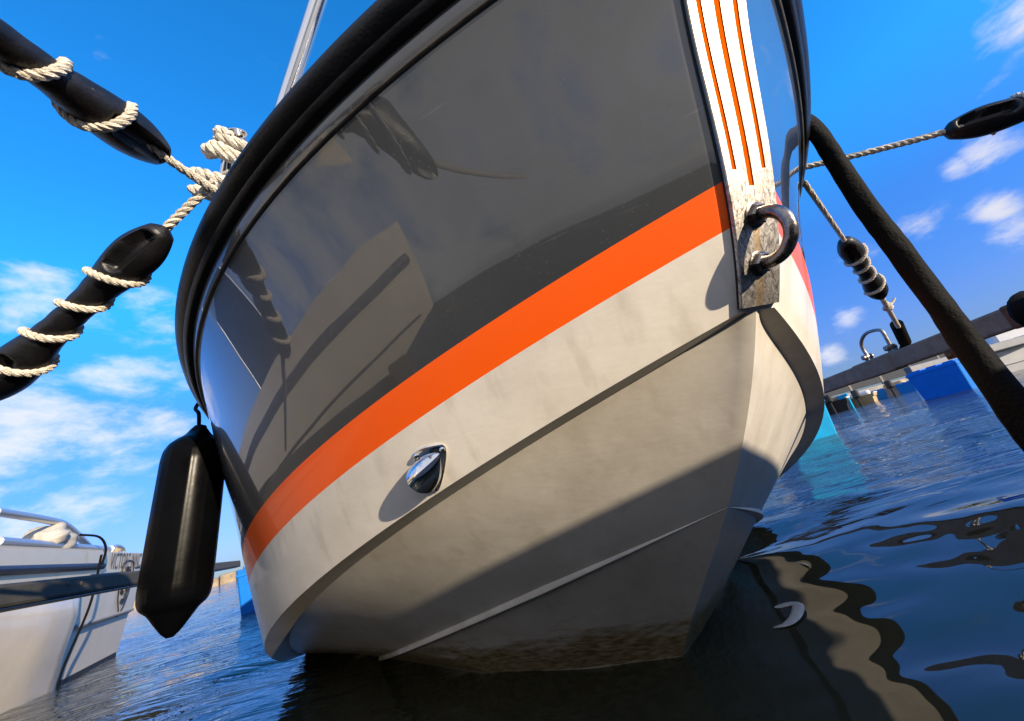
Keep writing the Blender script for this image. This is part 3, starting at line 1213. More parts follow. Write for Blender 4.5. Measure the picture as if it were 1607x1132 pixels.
for k, u in enumerate(np.linspace(0, 1, 16)):
    w_ = 0.0270 * math.sin(min(1, u * 1.05) * math.pi / 2) ** 0.75 + 0.001
    h_ = 0.027 * (math.sin(u * math.pi / 2) ** 0.9) + 0.0008
    for q in np.linspace(0, math.pi, 19):
        lean = ax_ * (-0.0105 * math.sin(q) * u)
        hood.append(c0 - ax_ * (u * LEN * 0.66) + lean + ay_ * math.cos(q) * w_ + vn * (abs(math.sin(q)) ** 0.85) * h_)
boat.part('hood', (hood, grid_faces(16, 19)), CHROME, parent=flange, sharp=60)
hb = [np.asarray(p) for p in hood[-19:]]
hb2 = [p * 0.97 + (hb[0] + hb[-1]) / 2 * 0.03 + ax_ * 0.004 for p in hb]
boat.part('vent_mouth', (hb + hb2 + [hb2[0] * .5 + hb2[-1] * .5], grid_faces(2, 19) + [[19 + i, 19 + i + 1, 38] for i in range(18)]), INK, parent=flange)
for c in cs:
    c = cen + (c - cen) * 1.0
    boat.part('screw', revolve(c + vn * 0.003, vn, [(0, 0.0052), (0.0015, 0.0050), (0.0032, 0.0032), (0.0036, 0.001)], sides=14), CHROME, parent=flange)

# pulpit tubes and mooring bollard on the foredeck
pt = Thing
p0, p1 = at_depth(452, 150, 0.76), at_depth(523, -70, 0.74)
dirp = unit(p1 - p0)
p0 = p0 - dirp * 0.12
arc = [p0, p0 + dirp * 0.35, p0 + dirp * 0.55]
pul = boat.part('pulpit_rail', tube(catmull(arc + [p0 + dirp * 0.64 - STB * 0.10 - AFT * 0.08, p0 + dirp * 0.64 - STB * 0.34 - AFT * 0.22], 60), 0.0150, 18), CHROME)
boat.part('stanchion_base', revolve(p0, dirp, [(0, 0.032), (0.006, 0.032), (0.012, 0.020), (0.03, 0.018)], 20), CHROME, parent=pul, sharp=40)
cb = at_depth(348, 262, 0.80)
ct = at_depth(372, 212, 0.80)
axis_c = unit(ct - cb)
horn = unit(ray(375, 205)) * -1.0
boll = boat.part('bollard', tube(np.array([cb - axis_c * 0.035 + FW * 0.03, ct - axis_c * 0.012]), 0.016, 20), CHROME)
hv0 = ct
hd = unit(-FW * 0.80 + cam_up * 0.55 + cam_right * 0.35)
ring_p = [hv0 - hd * 0.06, hv0 + hd * 0.004]
ov, of_ = tube(np.array(ring_p), 0.0185, 24, caps=False)
iv, if_ = tube(np.array(ring_p), 0.0160, 24, caps=False)
rimf = [[24 + j, 24 + (j + 1) % 24, 48 + 24 + (j + 1) % 24, 48 + 24 + j] for j in range(24)]
boat.part('bollard_arm', (np.concatenate([ov, iv]), of_ + [[i + 48 for i in q] for q in if_] + rimf), CHROME, parent=boll, sharp=50)

# ------------------------------------------------------------------ pontoon the picture is taken from (behind the camera)
DK_D = np.array([0.954, 0.300, 0.0])
DK_N = np.array([0.300, -0.954, 0.0])           # away from the boats
ZUP = np.array([0, 0, 1.0])
DK0 = np.array([0.0, -0.60, 0.0])
DK_TOP = 0.68
pont = Thing('pontoon', 'long concrete pontoon with a timber edge behind the viewpoint', None, DK0 + DK_N * 1.2, kind='structure')
pont.part('slab', box(DK0 + DK_N * 1.25 + ZUP * (DK_TOP - 0.31), DK_D, DK_N, ZUP, 40, 2.4, 0.5, 0.02), CONCRETE, smooth=False)
pont.part('edge_beam', box(DK0 + DK_N * 0.03 + ZUP * (DK_TOP - 0.06), DK_D, DK_N, ZUP, 40, 0.06, 0.16, 0.008), TIMBER, smooth=False)


# ------------------------------------------------------------------ mooring lines with rubber snubbers
def snubber(thing, P0, P1, face, rod=0.0225, bulb=0.039, turns=3.0, phase=0.0, rope_r=0.0075, bulb_len=0.155):
    """Rubber compensator between P0 and P1: a rod with a slotted pear-shaped head at each end, the line wound round it."""
    P0, P1 = np.asarray(P0, float), np.asarray(P1, float)
    L = np.linalg.norm(P1 - P0)
    ax = (P1 - P0) / L
    k = L / 0.47
    bl = bulb_len * k
    n, sides = 150, 40
    u = np.linspace(0, 1, n)
    path = P0 + ax * (u * L)[:, None]
    t, A, B = frames(path)
    face = unit(np.asarray(face, float) - ax * (np.asarray(face, float) @ ax))
    fa = math.atan2(face @ B[0], face @ A[0])
    th = np.linspace(0, 2 * np.pi, sides, endpoint=False)
    s = np.minimum(u, 1 - u) * L
    r = np.where(s < bl, 0, rod)
    q = s / bl
    head = np.where(q < 0.5, bulb * (0.40 + 0.60 * np.sin(np.clip(q / 0.5, 0, 1) * np.pi / 2) ** 0.9), rod + (bulb - rod) * (0.5 + 0.5 * np.cos(np.pi * np.clip((q - 0.5) / 0.85, 0, 1))))
    tip = np.clip(s / (0.012 * k), 0, 1) ** 0.5
    r = np.maximum(np.where(s < bl * 1.4, head * tip, 0), np.where(s > bl * 0.6, rod, 0))
    r = np.maximum(r, 0.003)
    wa = 2 * np.pi * turns * (s * 0 + (u * L - bl * 0.75) / (L - 1.5 * bl)) + phase
    rr = np.repeat(r[:, None], sides, 1)
    # the wound line squeezes the rod into lobes
    mid = np.clip((s - bl * 0.9) / 0.02, 0, 1)
    dth = np.angle(np.exp(1j * (th[None] - wa[:, None])))
    rr *= 1 - 0.05 * mid[:, None] * np.exp(-(dth / 0.8) ** 2) + 0.03 * mid[:, None] * np.exp(-((np.abs(dth) - 1.9) / 0.8) ** 2)
    # long eye slot in each head
    d2 = np.angle(np.exp(1j * (th[None] - fa)))
    lat = d2 * rr
    e = (((s[:, None] - bl * 0.45) / (bl * 0.30)) ** 4 + (lat / (bulb * 0.40)) ** 4)
    slot = 1 / (1 + np.exp((e - 1) * 9))
    rr -= slot * bulb * 0.62 * (s[:, None] < bl)
    rr = np.maximum(rr, 0.002)
    body = thing.part('snubber', tube(path, rr, sides), RUBBER_MATT, sharp=70)
    m_ = 160
    uu = np.linspace(bl * 0.62, L - bl * 0.62, m_)
    ww = 2 * np.pi * turns * ((uu - bl * 0.75) / (L - 1.5 * bl)) + phase
    base = np.interp(uu, u * L, r)
    rad = base * np.where((uu > bl) & (uu < L - bl), 0.97, 0.98) + rope_r * 0.45
    A0, B0 = A[0], B[0]
    c = P0 + ax * uu[:, None] + rad[:, None] * (np.cos(ww)[:, None] * A0 + np.sin(ww)[:, None] * B0)
    thing.part('winding', rope_geom(c, rope_r * 0.95, 0.032, sides=6), ROPE_M, parent=body)
    return body


def sag(a, b, d=0.01, n=14):
    a, b = np.asarray(a, float), np.asarray(b, float)
    q = np.linspace(0, 1, n)[:, None]
    p = a * (1 - q) + b * q
    p[:, 2] -= (4 * d * q * (1 - q))[:, 0]
    return p


VIEW = -FW
# bow line running back past the camera, upper left
LU_A, LU_B = at_depth(338, 298, 0.745), at_depth(263, 250, 0.70)
LU_dir = unit(at_depth(0, 64, 0.475) - LU_B)
LU_C = LU_B + LU_dir * 0.66
lu_end = DK0 - DK_D * 0.62 + DK_N * 0.18 + ZUP * (DK_TOP + 0.30)
ln1 = Thing('mooring_line', 'cream rope with thick black rubber snubber crossing the upper left sky', 'mooring line', LU_A, 'mooring lines with rubber snubbers')
ln1.part('rope', rope_geom(sag(LU_A - LU_dir * 0.03, LU_B + LU_dir * 0.05, 0.002), 0.0080), ROPE_M)
ln1.part('rope', rope_geom(sag(LU_C - LU_dir * 0.05, lu_end, 0.01), 0.0080), ROPE_M)
snubber(ln1, LU_B, LU_C, -ray(200, 215), rod=0.0215, bulb=0.036, turns=-5.3, phase=2.0, bulb_len=0.11)
# turns of line round the bollard
hitch = []
for k in np.linspace(0, 1, 150):
    a = k * 2 * math.pi * 3.3
    rad = 0.027 + 0.006 * math.sin(k * 17)
    x_ = unit(np.cross(axis_c, FW))
    y_ = np.cross(axis_c, x_)
    hitch.append(cb + axis_c * (0.012 + 0.052 * k + 0.004 * math.sin(a * 0.5)) + rad * (math.cos(a) * x_ + math.sin(a) * y_))
ln1.part('hitch', rope_geom(np.array(hitch), 0.0115, 0.05, sides=7), ROPE_M)
hitch2 = []
for k in np.linspace(0, 1, 90):
    a = k * 2 * math.pi * 1.6 + 1.0
    hitch2.append(cb - axis_c * (0.06 - 0.055 * k) + (0.034 + 0.007 * math.cos(a * 2)) * (math.cos(a) * x_ + math.sin(a) * y_) - UP * 0.012)
ln1.part('hitch', rope_geom(np.array(hitch2), 0.0125, 0.055, sides=7), ROPE_M)

# line to the left boom
LL_A, LL_B, LL_C = at_depth(337, 285, 0.752), at_depth(262, 357, 0.735), at_depth(-34, 628, 0.72)
ln2 = Thing('mooring_line', 'cream rope with black rubber snubber wound three times, left below the other line', 'mooring line', LL_A, 'mooring lines with rubber snubbers')
d2_ = unit(LL_C - LL_B)
ll_end = np.array([-1.56, 0.86, 0.62])
ln2.part('rope', rope_geom(sag(LL_A, LL_B + d2_ * 0.05, 0.001), 0.0080), ROPE_M)
ln2.part('rope', rope_geom(sag(LL_C - d2_ * 0.05, ll_end, 0.01), 0.0080), ROPE_M)
snubber(ln2, LL_B, LL_C, -unit(ray(215, 385)) + cam_up * 0.45 - cam_right * 0.2, rod=0.0220, bulb=0.036, turns=3.0, phase=0.9)

# right hand line leading forward to the pontoon
RU_B = at_depth(1479, 209, 1.0)
RU_A = np.array([0.86, 1.02, 1.13])
RU_dir = unit(at_depth(1607, 171, 0.93) - RU_B)
RU_C = RU_B + RU_dir * 0.47
ln3 = Thing('mooring_line', 'cream rope leading to a black rubber snubber at the right edge of the sky', 'mooring line', RU_A, 'mooring lines with rubber snubbers')
mid3 = at_depth(1266, 262, 1.14)
ln3.part('rope', rope_geom(np.concatenate([sag(RU_A, mid3, 0.0, 5)[:-1], sag(mid3, RU_B + RU_dir * 0.05, 0.004)]), 0.0082), ROPE_M)
ru_end = np.array([2.26, 0.72, 0.63])
ln3.part('rope', rope_geom(sag(RU_C - RU_dir * 0.05, ru_end, 0.01), 0.0082), ROPE_M)
snubber(ln3, RU_B, RU_C, -unit(ray(1530, 190)) + cam_up * 0.5 - cam_right * 0.2, rod=0.019, bulb=0.036, turns=3.2, phase=4.2)

# right hand line down to the shackle on the boom
RL_A, RL_A2 = np.array([0.87, 0.98, 1.10]), at_depth(1263, 288, 1.16)
RL_B, RL_C = at_depth(1324, 376, 1.56), at_depth(1383, 466, 1.80)
RL_E = at_depth(1411, 515, 2.28)
ln4 = Thing('mooring_line', 'short cream rope with small black snubber leading down to the boom shackle', 'mooring line', RL_A, 'mooring lines with rubber snubbers')
ln4.part('rope', rope_geom(np.concatenate([sag(RL_A, RL_A2, 0, 4)[:-1], sag(RL_A2, RL_B * 0.97 + RL_C * 0.03, 0.003)]), 0.0078), ROPE_M)
ln4.part('rope', rope_geom(sag(RL_C * 0.97 + RL_B * 0.03, RL_E, 0.0), 0.0105), ROPE_M)
snubber(ln4, RL_B, RL_C, -ray(1340, 390), rod=0.025, bulb=0.040, turns=3.0, phase=1.2, rope_r=0.0078)
kn = at_depth(1393, 481, 1.95)
kp_ = [kn + 0.016 * (math.cos(a) * UP + math.sin(a) * RT * 0.9 + 0.5 * math.sin(2 * a) * FW) for a in np.linspace(0, 2 * math.pi, 30)]
ln4.part('knot', join(rope_geom(np.array(kp_), 0.0090, 0.03), rope_geom(np.array([kn, kn + RT * 0.03 + UP * 0.012, kn + RT * 0.045 + UP * 0.03]), 0.006, 0.03)), ROPE_M)
SH_T = at_depth(1421, 541, 2.42)
ln4.part('thimble_hose', tube(catmull([at_depth(1407, 509, 2.27), at_depth(1414, 524, 2.35), SH_T, SH_T + np.array([0.01, 0.05, -0.035])], 24), [0.030] * 18 + [0.026] * 6, 14), CLOTH_BLACK)

# ------------------------------------------------------------------ black cloth sleeve hanging from the port rail
sl = [np.array([0.80, 0.86, 1.10]), np.array([0.87, 0.842, 1.122]), at_depth(1277, 203, 1.02), at_depth(1352, 315, 0.95), at_depth(1440, 432, 0.88), at_depth(1532, 558, 0.81), at_depth(1612, 656, 0.755), np.array([0.93, 0.83, 0.05]), np.array([0.93, 0.83, -0.3])]
slp = catmull(sl, 190)
n_, sd_ = len(slp), 30
uu = np.linspace(0, 1, n_)[:, None]
tt_ = np.linspace(0, 2 * np.pi, sd_, endpoint=False)[None]
rad = (0.0200 + 0.0075 * uu) * (1 + 0.03 * np.sin(uu * 31 + 2 * tt_ + 2.0 * np.sin(uu * 12)) + 0.025 * np.sin(uu * 57 - 3 * tt_) + 0.018 * np.sin(uu * 113 + tt_ * 5 + 3 * np.sin(uu * 40)))
rad += 0.012 * np.exp(-((uu - 0.62) / 0.09) ** 2) * np.exp(-(np.angle(np.exp(1j * (tt_ - 2.2))) / 0.35) ** 2)
sv, sf = tube(slp, rad, sd_)
sleeve = link_mesh('rope_sleeve', sv, sf, CLOTH_BLACK, None, sl[0])
sleeve['label'] = 'long black cloth sleeve slanting down from the right side rail to the water'
sleeve['category'] = 'rope sleeve'

# ------------------------------------------------------------------ fender
f_top, f_bot = at_depth(313, 668, 1.22), at_depth(266, 1001, 1.0)
fa_ = unit(f_bot - f_top)
FL = np.linalg.norm(f_bot - f_top)
fen = Thing('fender', 'black cylindrical boat fender with moulded ribs hanging left of the bow', 'fender', f_bot)
prof = [(0.000, 0.012), (0.02, 0.024), (0.05, 0.034), (0.075, 0.047), (0.11, 0.067), (0.15, 0.076), (0.20, 0.079), (0.5, 0.080), (0.80, 0.080), (0.845, 0.077), (0.872, 0.070), (0.893, 0.054), (0.93, 0.040), (0.965, 0.026), (0.985, 0.018), (1.0, 0.006)]
pu = np.array([p[0] for p in prof])
pr_ = np.array([p[1] for p in prof])
fu = np.concatenate([np.linspace(0, 0.22, 34), np.linspace(0.24, 0.78, 20), np.linspace(0.8, 1, 34)])
fr = np.interp(fu, pu, pr_)
fr = np.convolve(np.pad(fr, 2, 'edge'), [0.1, 0.2, 0.4, 0.2, 0.1], 'valid')
S_ = 96
tht = np.linspace(0, 2 * np.pi, S_, endpoint=False)
ridge = np.exp(-(np.angle(np.exp(1j * 10 * tht)) / 0.45) ** 2) - 0.4
bodymask = np.clip(np.minimum((fu - 0.10) / 0.06, (0.90 - fu) / 0.06), 0, 1)
frr = fr[:, None] * (1 + 0.022 * bodymask[:, None] * ridge[None])
flat = (np.abs(np.cos(tht))[None] ** 2) * np.clip((0.08 - fu) / 0.05, 0, 1)[:, None]
frr = frr * (1 - 0.35 * flat)
fbody = fen.part('body', tube(f_top + fa_ * (fu * FL)[:, None], frr, S_), FENDER_BLACK, sharp=80)
rp_ = np.array([-1.016, 1.158, 0.947])
inb = rp_ - STB * 0.07 + ZUP * 0.03
fen.part('lanyard', tube(catmull([inb, rp_ + ZUP * 0.035 - STB * 0.02, rp_ + STB * 0.012, at_depth(312, 650, 1.225), f_top + fa_ * 0.012], 30), 0.0055, 8), CLOTH_BLACK)
kk = [f_top + fa_ * 0.01 + 0.013 * (math.cos(a) * RT + math.sin(a) * FW) for a in np.linspace(0, 2 * math.pi, 22)]
fen.part('knot', tube(np.array(kk), 0.0075, 8), CLOTH_BLACK)


# ------------------------------------------------------------------ booms
def beam(a, b, w, h, bevel=0.012):
    a, b = np.asarray(a, float), np.asarray(b, float)
    d = unit(b - a)
    sd2 = unit(np.cross(d, ZUP))
    return box((a + b) / 2, d, sd2, np.cross(sd2, d), np.linalg.norm(b - a), w, h, bevel)


bl0, bl1 = at_z(0, 938, 0.55), at_z(222, 906.5, 0.55)
bld = unit(bl1 - bl0)
boomL = Thing('mooring_boom', 'grey galvanised mooring boom left of the bow, passing behind the fender', 'mooring boom', bl0 - bld * 1.35)
boomL.part('beam', beam(bl0 - bld * 1.35, bl0 + bld * 4.9, 0.058, 0.074), GALV, smooth=False)
boomL.part('bottom_flange', beam(bl0 - bld * 1.34 - ZUP * 0.0405, bl0 + bld * 4.88 - ZUP * 0.0405, 0.064, 0.006, 0.002), RUBBER_MATT, smooth=False)
boomL.part('hinge', beam(bl0 - bld * 1.46 + ZUP * 0.0, bl0 - bld * 1.33, 0.11, 0.13, 0.01), RUST, smooth=False)
for k in (0.35, 0.46, 1.9, 2.0):
    boomL.part('weld_spatter', revolve(bl0 + bld * k + unit(np.cross(bld, ZUP)) * 0.029 + ZUP * (0.01 - 0.02 * (k % 0.3)), unit(np.cross(bld, ZUP)), [(0, 0.010), (0.003, 0.008), (0.005, 0.003)], 7), GALV)

br0, br1 = at_z(1584, 500, 0.58), at_z(1293, 607, 0.58)
br_m = at_z(1440, 555, 0.58)
brd = unit(br1 - br0)
boomR = Thing('mooring_boom', 'brown grey mooring boom right of the bow with a shackle fitting', 'mooring boom', br0 - brd * 1.3)
boomR.part('beam', beam(br0 - brd * 1.3, br0 + brd * 3.6, 0.085, 0.104), GALV_DARK, smooth=False)
# splice block under the shackle
jb0, jb1 = at_z(1374, 579, 0.58), at_z(1436, 556.5, 0.58)


def on_boom(p):
    return br0 + brd * ((p - br0) @ brd)


jb0, jb1 = on_boom(jb0), on_boom(jb1)
boomR.part('splice_block', beam(jb0, jb1, 0.098, 0.114, 0.01), GALV_DARK, smooth=False)
rs0, rs1 = on_boom(at_z(1398, 580, 0.52)), on_boom(at_z(1452, 563, 0.52))
rs0[2] = rs1[2] = 0.507
rus = boomR.part('hanger_plate', beam(rs0, rs1, 0.075, 0.046, 0.004), RUST, smooth=False, label='rusty plate with two bolts')
sdv = unit(np.cross(brd, ZUP))
if sdv @ (br0 - np.array([0, 0, 0.58])) > 0:
    sdv = -sdv
for k in (0.25, 0.72):
    c = rs0 * (1 - k) + rs1 * k + sdv * 0.0375
    boomR.part('bolt', revolve(c, sdv, [(0, 0.016), (0.006, 0.015), (0.011, 0.009), (0.012, 0.002)], 12), RUST, parent=rus)
# lugs and bow shackle
lug_c = [on_boom(at_z(1389, 558, 0.64)), on_boom(at_z(1427, 543, 0.64))]
shackle = Thing('bow_shackle', 'weathered steel bow shackle standing on the right boom', 'shackle', (lug_c[0] + lug_c[1]) / 2 + ZUP * 0.06)
SHK = mat('weathered_shackle_steel', (0.30, 0.29, 0.27), rough=0.45, metal=0.8, var=0.5, var_scale=40)
for c in lug_c:
    c = c.copy()
    c[2] = 0.655
    for s_ in (-1, 1):
        boomR.part('lug', join(box(c + sdv * 0.017 * s_ - ZUP * 0.012, brd, sdv, ZUP, 0.034, 0.007, 0.045, 0.003), revolve(c + sdv * (0.017 * s_ - 0.0035) + ZUP * 0.006, sdv, [(0, 0.021), (0.007, 0.021)], 18)), SHK, smooth=False)
    shackle.part('pin', revolve(c - sdv * 0.03 + ZUP * 0.008, sdv, [(-0.002, 0.006), (0.0, 0.010), (0.052, 0.010), (0.053, 0.017), (0.066, 0.017), (0.070, 0.012)], 14), SHK, sharp=40)
pA, pB = lug_c[0].copy(), lug_c[1].copy()
pA[2] = pB[2] = 0.663
dd = unit(pB - pA)
ln_ = np.linalg.norm(pB - pA)
sp = [pA, pA + ZUP * 0.05 + dd * 0.0 - dd * 0.006, pA + ZUP * 0.098 + dd * 0.008, pA + ZUP * 0.132 + dd * ln_ * 0.28, pA + ZUP * 0.142 + dd * ln_ * 0.58, pB + ZUP * 0.120 + dd * 0.0, pB + ZUP * 0.06 + dd * 0.006, pB]
shackle.part('bow', tube(catmull(sp, 60), 0.0105, 12), SHK)
# black bumper wrapped round the near part of the boom
bp0 = on_boom(at_z(1602, 492, 0.58))
boomR.part('bumper', tube(catmull([bp0 + brd * 0.02, bp0 - brd * 0.03, bp0 - brd * 0.2, bp0 - brd * 0.33], 24), [0.075 + 0.02 * math.sin(i * 0.9) for i in range(24)], 16), CLOTH_BLACK, label='black padding wrapped round the boom')
boomR.part('end_collar', beam(on_boom(at_z(1585, 499, 0.58)), bp0 - brd * 0.01, 0.096, 0.116, 0.01), RUST, smooth=False)


# ------------------------------------------------------------------ blue floats
def float_box(c, d, sx, sy, sz, label, material, z0=-0.22, rim=True):
    d = unit(np.array([d[0], d[1], 0]))
    s_ = np.array([-d[1], d[0], 0])
    t = Thing('pontoon_float', label, 'float', [c[0], c[1], 0], 'blue plastic floats under the booms')
    v, f = box((0, 0, 0), (1, 0, 0), (0, 1, 0), (0, 0, 1), 1, 1, 1, 0.03)
    k = 0.86 + 0.14 * (v[:, 2:3] + 0.5)
    v = np.concatenate([v[:, :2] * k * np.array([sx, sy]), (v[:, 2:3] + 0.5) * (sz - z0) + z0], 1)
    w = np.asarray([c[0], c[1], 0]) + v[:, :1] * d + v[:, 1:2] * s_ + v[:, 2:] * ZUP
    t.part('body', (w, f), material, smooth=False)
    if rim:
        t.part('rim', box(np.array([c[0], c[1], sz - 0.06]), d, s_, ZUP, sx * 1.012, sy * 1.012, 0.035, 0.008), material, smooth=False)
        for q in (-0.32, 0.0, 0.32):
            t.part('lid_rib', box(np.array([c[0], c[1], sz + 0.012]) + d * q * sx, d, s_, ZUP, sx * 0.2, sy * 0.8, 0.03, 0.008), material, smooth=False)
    return t


cl = at_z(372, 967, 0)
fl_s = unit(np.array([bld[1], -bld[0], 0]))
float_box(cl + bld * 0.36 + fl_s * 0.30, bld, 0.72, 0.6, 0.46, 'dark blue float just left of the hull below the left boom', BLUE)
cr_ = at_z(1312, 683, 0)
float_box(cr_ + np.array([-0.30, 0.36, 0]), (0.15, 1.0), 0.8, 0.8, 0.60, 'pale blue sunlit float half hidden by the right side of the hull', BLUE_SUNLIT)
fL, fR = at_z(1443, 630, 0), at_z(1528, 612, 0)
fL, fR = unit(fL) * 12.9, unit(fR) * 12.3
fd = unit(fR - fL)
fn_ = np.array([-fd[1], fd[0], 0])
if fn_ @ fL < 0:
    fn_ = -fn_
float_box((fL + fR) / 2 + fn_ * 0.42, fd, np.linalg.norm(fR - fL) * 1.0, 0.8, 0.64, 'largest blue float, below the shackle fitting on the right', BLUE)
f3 = at_z(1381, 625, 0)
float_box(unit(f3) * 34, (0.75, -0.66), 0.8, 0.9, 0.62, 'smaller blue float far off, left of the largest one', BLUE)
f4 = at_z(1424, 612.5, 0)
float_box(unit(f4) * 34, (0.75, -0.66), 0.8, 0.9, 0.62, 'farthest blue float, touching the upper left corner of the largest', BLUE)
f5 = at_z(1333, 641, 0)
float_box(unit(f5) * 31, (0.75, -0.66), 0.5, 0.8, 0.9, 'tiny pale blue float between two small far boats', BLUE_SUNLIT, rim=False)

# boom of the next berth
b20, b21 = at_z(1640, 524, 0.72), at_z(1440, 579, 0.72)
b2d = unit(b21 - b20)
boom2 = Thing('mooring_boom', 'pale grey boom of the next berth above the largest blue float', 'mooring boom', b20)
boom2.part('beam', beam(b20, b21 + b2d * 0.3, 0.16, 0.20, 0.02), mat('slate_boom_paint', (0.12, 0.13, 0.155), rough=0.5, var=0.3, var_scale=4), smooth=False)


# ------------------------------------------------------------------ other boats
def hull_loft(S0, fwd, out, length, beam_, zs_top, wl_in=0.10, zk=-0.25, bow_start=0.5, chine_z=0.36, n=40, stern_rake=0.2, bow_rake=0.35, flare=0.06, sheer_up=0.10):
    """Closed hull shell. S0: aft corner at the waterline on the near side; fwd, out: unit directions."""
    half_ = beam_ / 2
    C0 = S0 - out * (half_ - wl_in)
    rows_ = []
    us = np.linspace(0, 1, n)
    levels = [(zk, 0.05), (zk * 0.4, 0.72), (0.0, half_ - wl_in), (chine_z - 0.02, half_ - wl_in * 0.45), (chine_z, half_ - wl_in * 0.15), (zs_top * 0.7, half_ + flare * 0.5), (zs_top, half_ + flare)]
    for side in (1, -1):
        for z, b in levels:
            h = (z - zk) / (zs_top - zk)
            r_ = []
            for u in us:
                x0 = -stern_rake * h
                x1 = length - bow_rake * (1 - h)
                x = x0 + (x1 - x0) * u
                k = np.clip((u - bow_start) / (1 - bow_start), 0, 1)
                bb = b * (1 - k ** 2.2)
                sheer = sheer_up * (z / zs_top) * k ** 2 if z > 0 else 0
                r_.append(C0 + fwd * x + out * side * bb + ZUP * (z + sheer))
            rows_.append(r_)
    rows_ = np.array(rows_)
    m_ = len(levels)
    v = rows_.reshape(-1, 3)
    f = []
    for base in (0, m_ * n):
        for i in range(m_ - 1):
            for j in range(n - 1):
                a = base + i * n + j
                f.append([a, a + 1, a + n + 1, a + n])
    for i in range(m_ - 1):       # transom
        a, b = i * n, m_ * n + i * n
        f.append([a, a + n, b + n, b])
    for j in range(n - 1):        # deck and keel
        a, b = (m_ - 1) * n + j, m_ * n + (m_ - 1) * n + j
        f.append([a, a + 1, b + 1, b])
        f.append([j, j + 1, m_ * n + j + 1, m_ * n + j])
    return (v, f), C0


WS0 = at_z(181, 1027, 0)
wfwd = unit(at_z(0, 1117, 0) - WS0)
_a = R(3.0)
wfwd = np.array([wfwd[0] * math.cos(_a) - wfwd[1] * math.sin(_a), wfwd[0] * math.sin(_a) + wfwd[1] * math.cos(_a), 0])
wout = unit(np.array([-wfwd[1], wfwd[0], 0]))
if wout @ (-WS0) < 0:
    wout = -wout
wb = Thing('motorboat', 'white motorboat with lettering and a shield emblem at the left edge', 'boat', WS0)
(hv, hf), WC0 = hull_loft(WS0, wfwd, wout, 6.15, 2.0, 0.92, stern_rake=0.22, flare=0.05, bow_start=0.45, sheer_up=0.26)
wh = wb.part('hull', (hv, hf), WHITE, sharp=35)


def on_side(x, z, off=0.0):
    """Point on the near side of the white boat: x forward of the stern corner, z up."""
    b = np.interp(z, [0, 0.34, 0.36, 0.644, 0.92], [0.90, 0.955, 0.985, 1.025, 1.05])
    return WC0 + wfwd * x + wout * (b + off) + ZUP * z


# forward side pod with a slanting end and a rubbing strip
pod = []
for z, off in ((-0.1, 0.05), (0.2, 0.085), (0.45, 0.09), (0.62, 0.07), (0.70, -0.02)):
    xs = np.linspace(1.30 + 0.16 * (0.9 - z) * -1.0 + 0.10, 2.7, 14)
    rr_ = []
    for i, x in enumerate(xs):
        o2 = off * min(1, i / 1.5) * np.clip((2.7 - x) / 0.8, 0.0, 1)
        rr_.append(on_side(x, z, o2 - 0.004 * (i == 0)))
    pod.append(rr_)
wb.part('side_pod', loft(pod), WHITE, sharp=60)
wb.part('spray_strip', tube(np.array([on_side(x, 0.37, 0.010) for x in np.linspace(-0.07, 1.28, 12)]), 0.016, 8), mat('grey_strip', (0.35, 0.33, 0.30), rough=0.5, var=0.2), label='thin grey strip along the side')
def hull_line(z, off, u0, u1, n=40):
    pts = []
    for u in np.linspace(u0, u1, n):
        h = (z + 0.25) / 1.17
        x = -0.22 * h + (6.15 - 0.35 * (1 - h) + 0.22 * h) * u
        k = np.clip((u - 0.45) / 0.55, 0, 1)
        b = np.interp(z, [0, 0.34, 0.36, 0.644, 0.92], [0.90, 0.955, 0.985, 1.025, 1.05]) * (1 - k ** 2.2) + off
        pts.append(WC0 + wfwd * x + wout * b + ZUP * (z + 0.26 * (z / 0.92) * k ** 2))
    return np.array(pts)


wb.part('rubbing_strake', tube(hull_line(0.80, 0.012, 0.19, 0.985), 0.026, 10), NAVY)
wb.part('pinstripe', tube(hull_line(0.55, 0.004, 0.42, 0.97), 0.010, 6), NAVY)
wb.part('boot_stripe', loft([[on_side(x, z, 0.004) for x in np.linspace(0.0, 2.2, 24)] for z in (-0.02, 0.02)]), INK)
# deck house, rails, cloth
wb.part('bulwark', loft([[on_side(x, 0.90, -0.012) for x in (0.86, 1.4, 2.0, 2.6)], [on_side(x, 0.940, -0.006) for x in (0.84, 1.4, 2.0, 2.6)], [on_side(x, 0.945, -0.03) for x in (0.84, 1.4, 2.0, 2.6)], [on_side(x, 0.90, -0.05) for x in (0.86, 1.4, 2.0, 2.6)]]), WHITE, sharp=30)
rail_pts = [on_side(2.4, 1.17, -0.10), on_side(1.75, 1.165, -0.10), on_side(1.45, 1.14, -0.10), on_side(1.05, 1.01, -0.10), on_side(0.86, 0.93, -0.10)]
RAILM = mat('satin_rail_tube', (0.50, 0.51, 0.52), rough=0.35, metal=0.7, rough_var=0.1, var_scale=20)
rl = wb.part('hand_rail', tube(catmull(rail_pts, 40), 0.026, 12), RAILM)
wb.part('lower_rail', tube(np.array([on_side(2.4, 0.985, -0.07), on_side(0.62, 0.965, -0.07)]), 0.028, 12), RAILM)
wb.part('rail_end', revolve(on_side(0.62, 0.965, -0.07), -wfwd, [(0, 0.036), (0.03, 0.036), (0.04, 0.02)], 12), RAILM)
loop = [on_side(0.06, 0.93, -0.2), on_side(0.06, 1.01, -0.2), on_side(-0.03, 1.05, -0.2), on_side(-0.24, 1.02, -0.2), on_side(-0.26, 0.9, -0.2)]
wb.part('stern_rail', tube(catmull(loop, 30), 0.018, 10), RAILM)
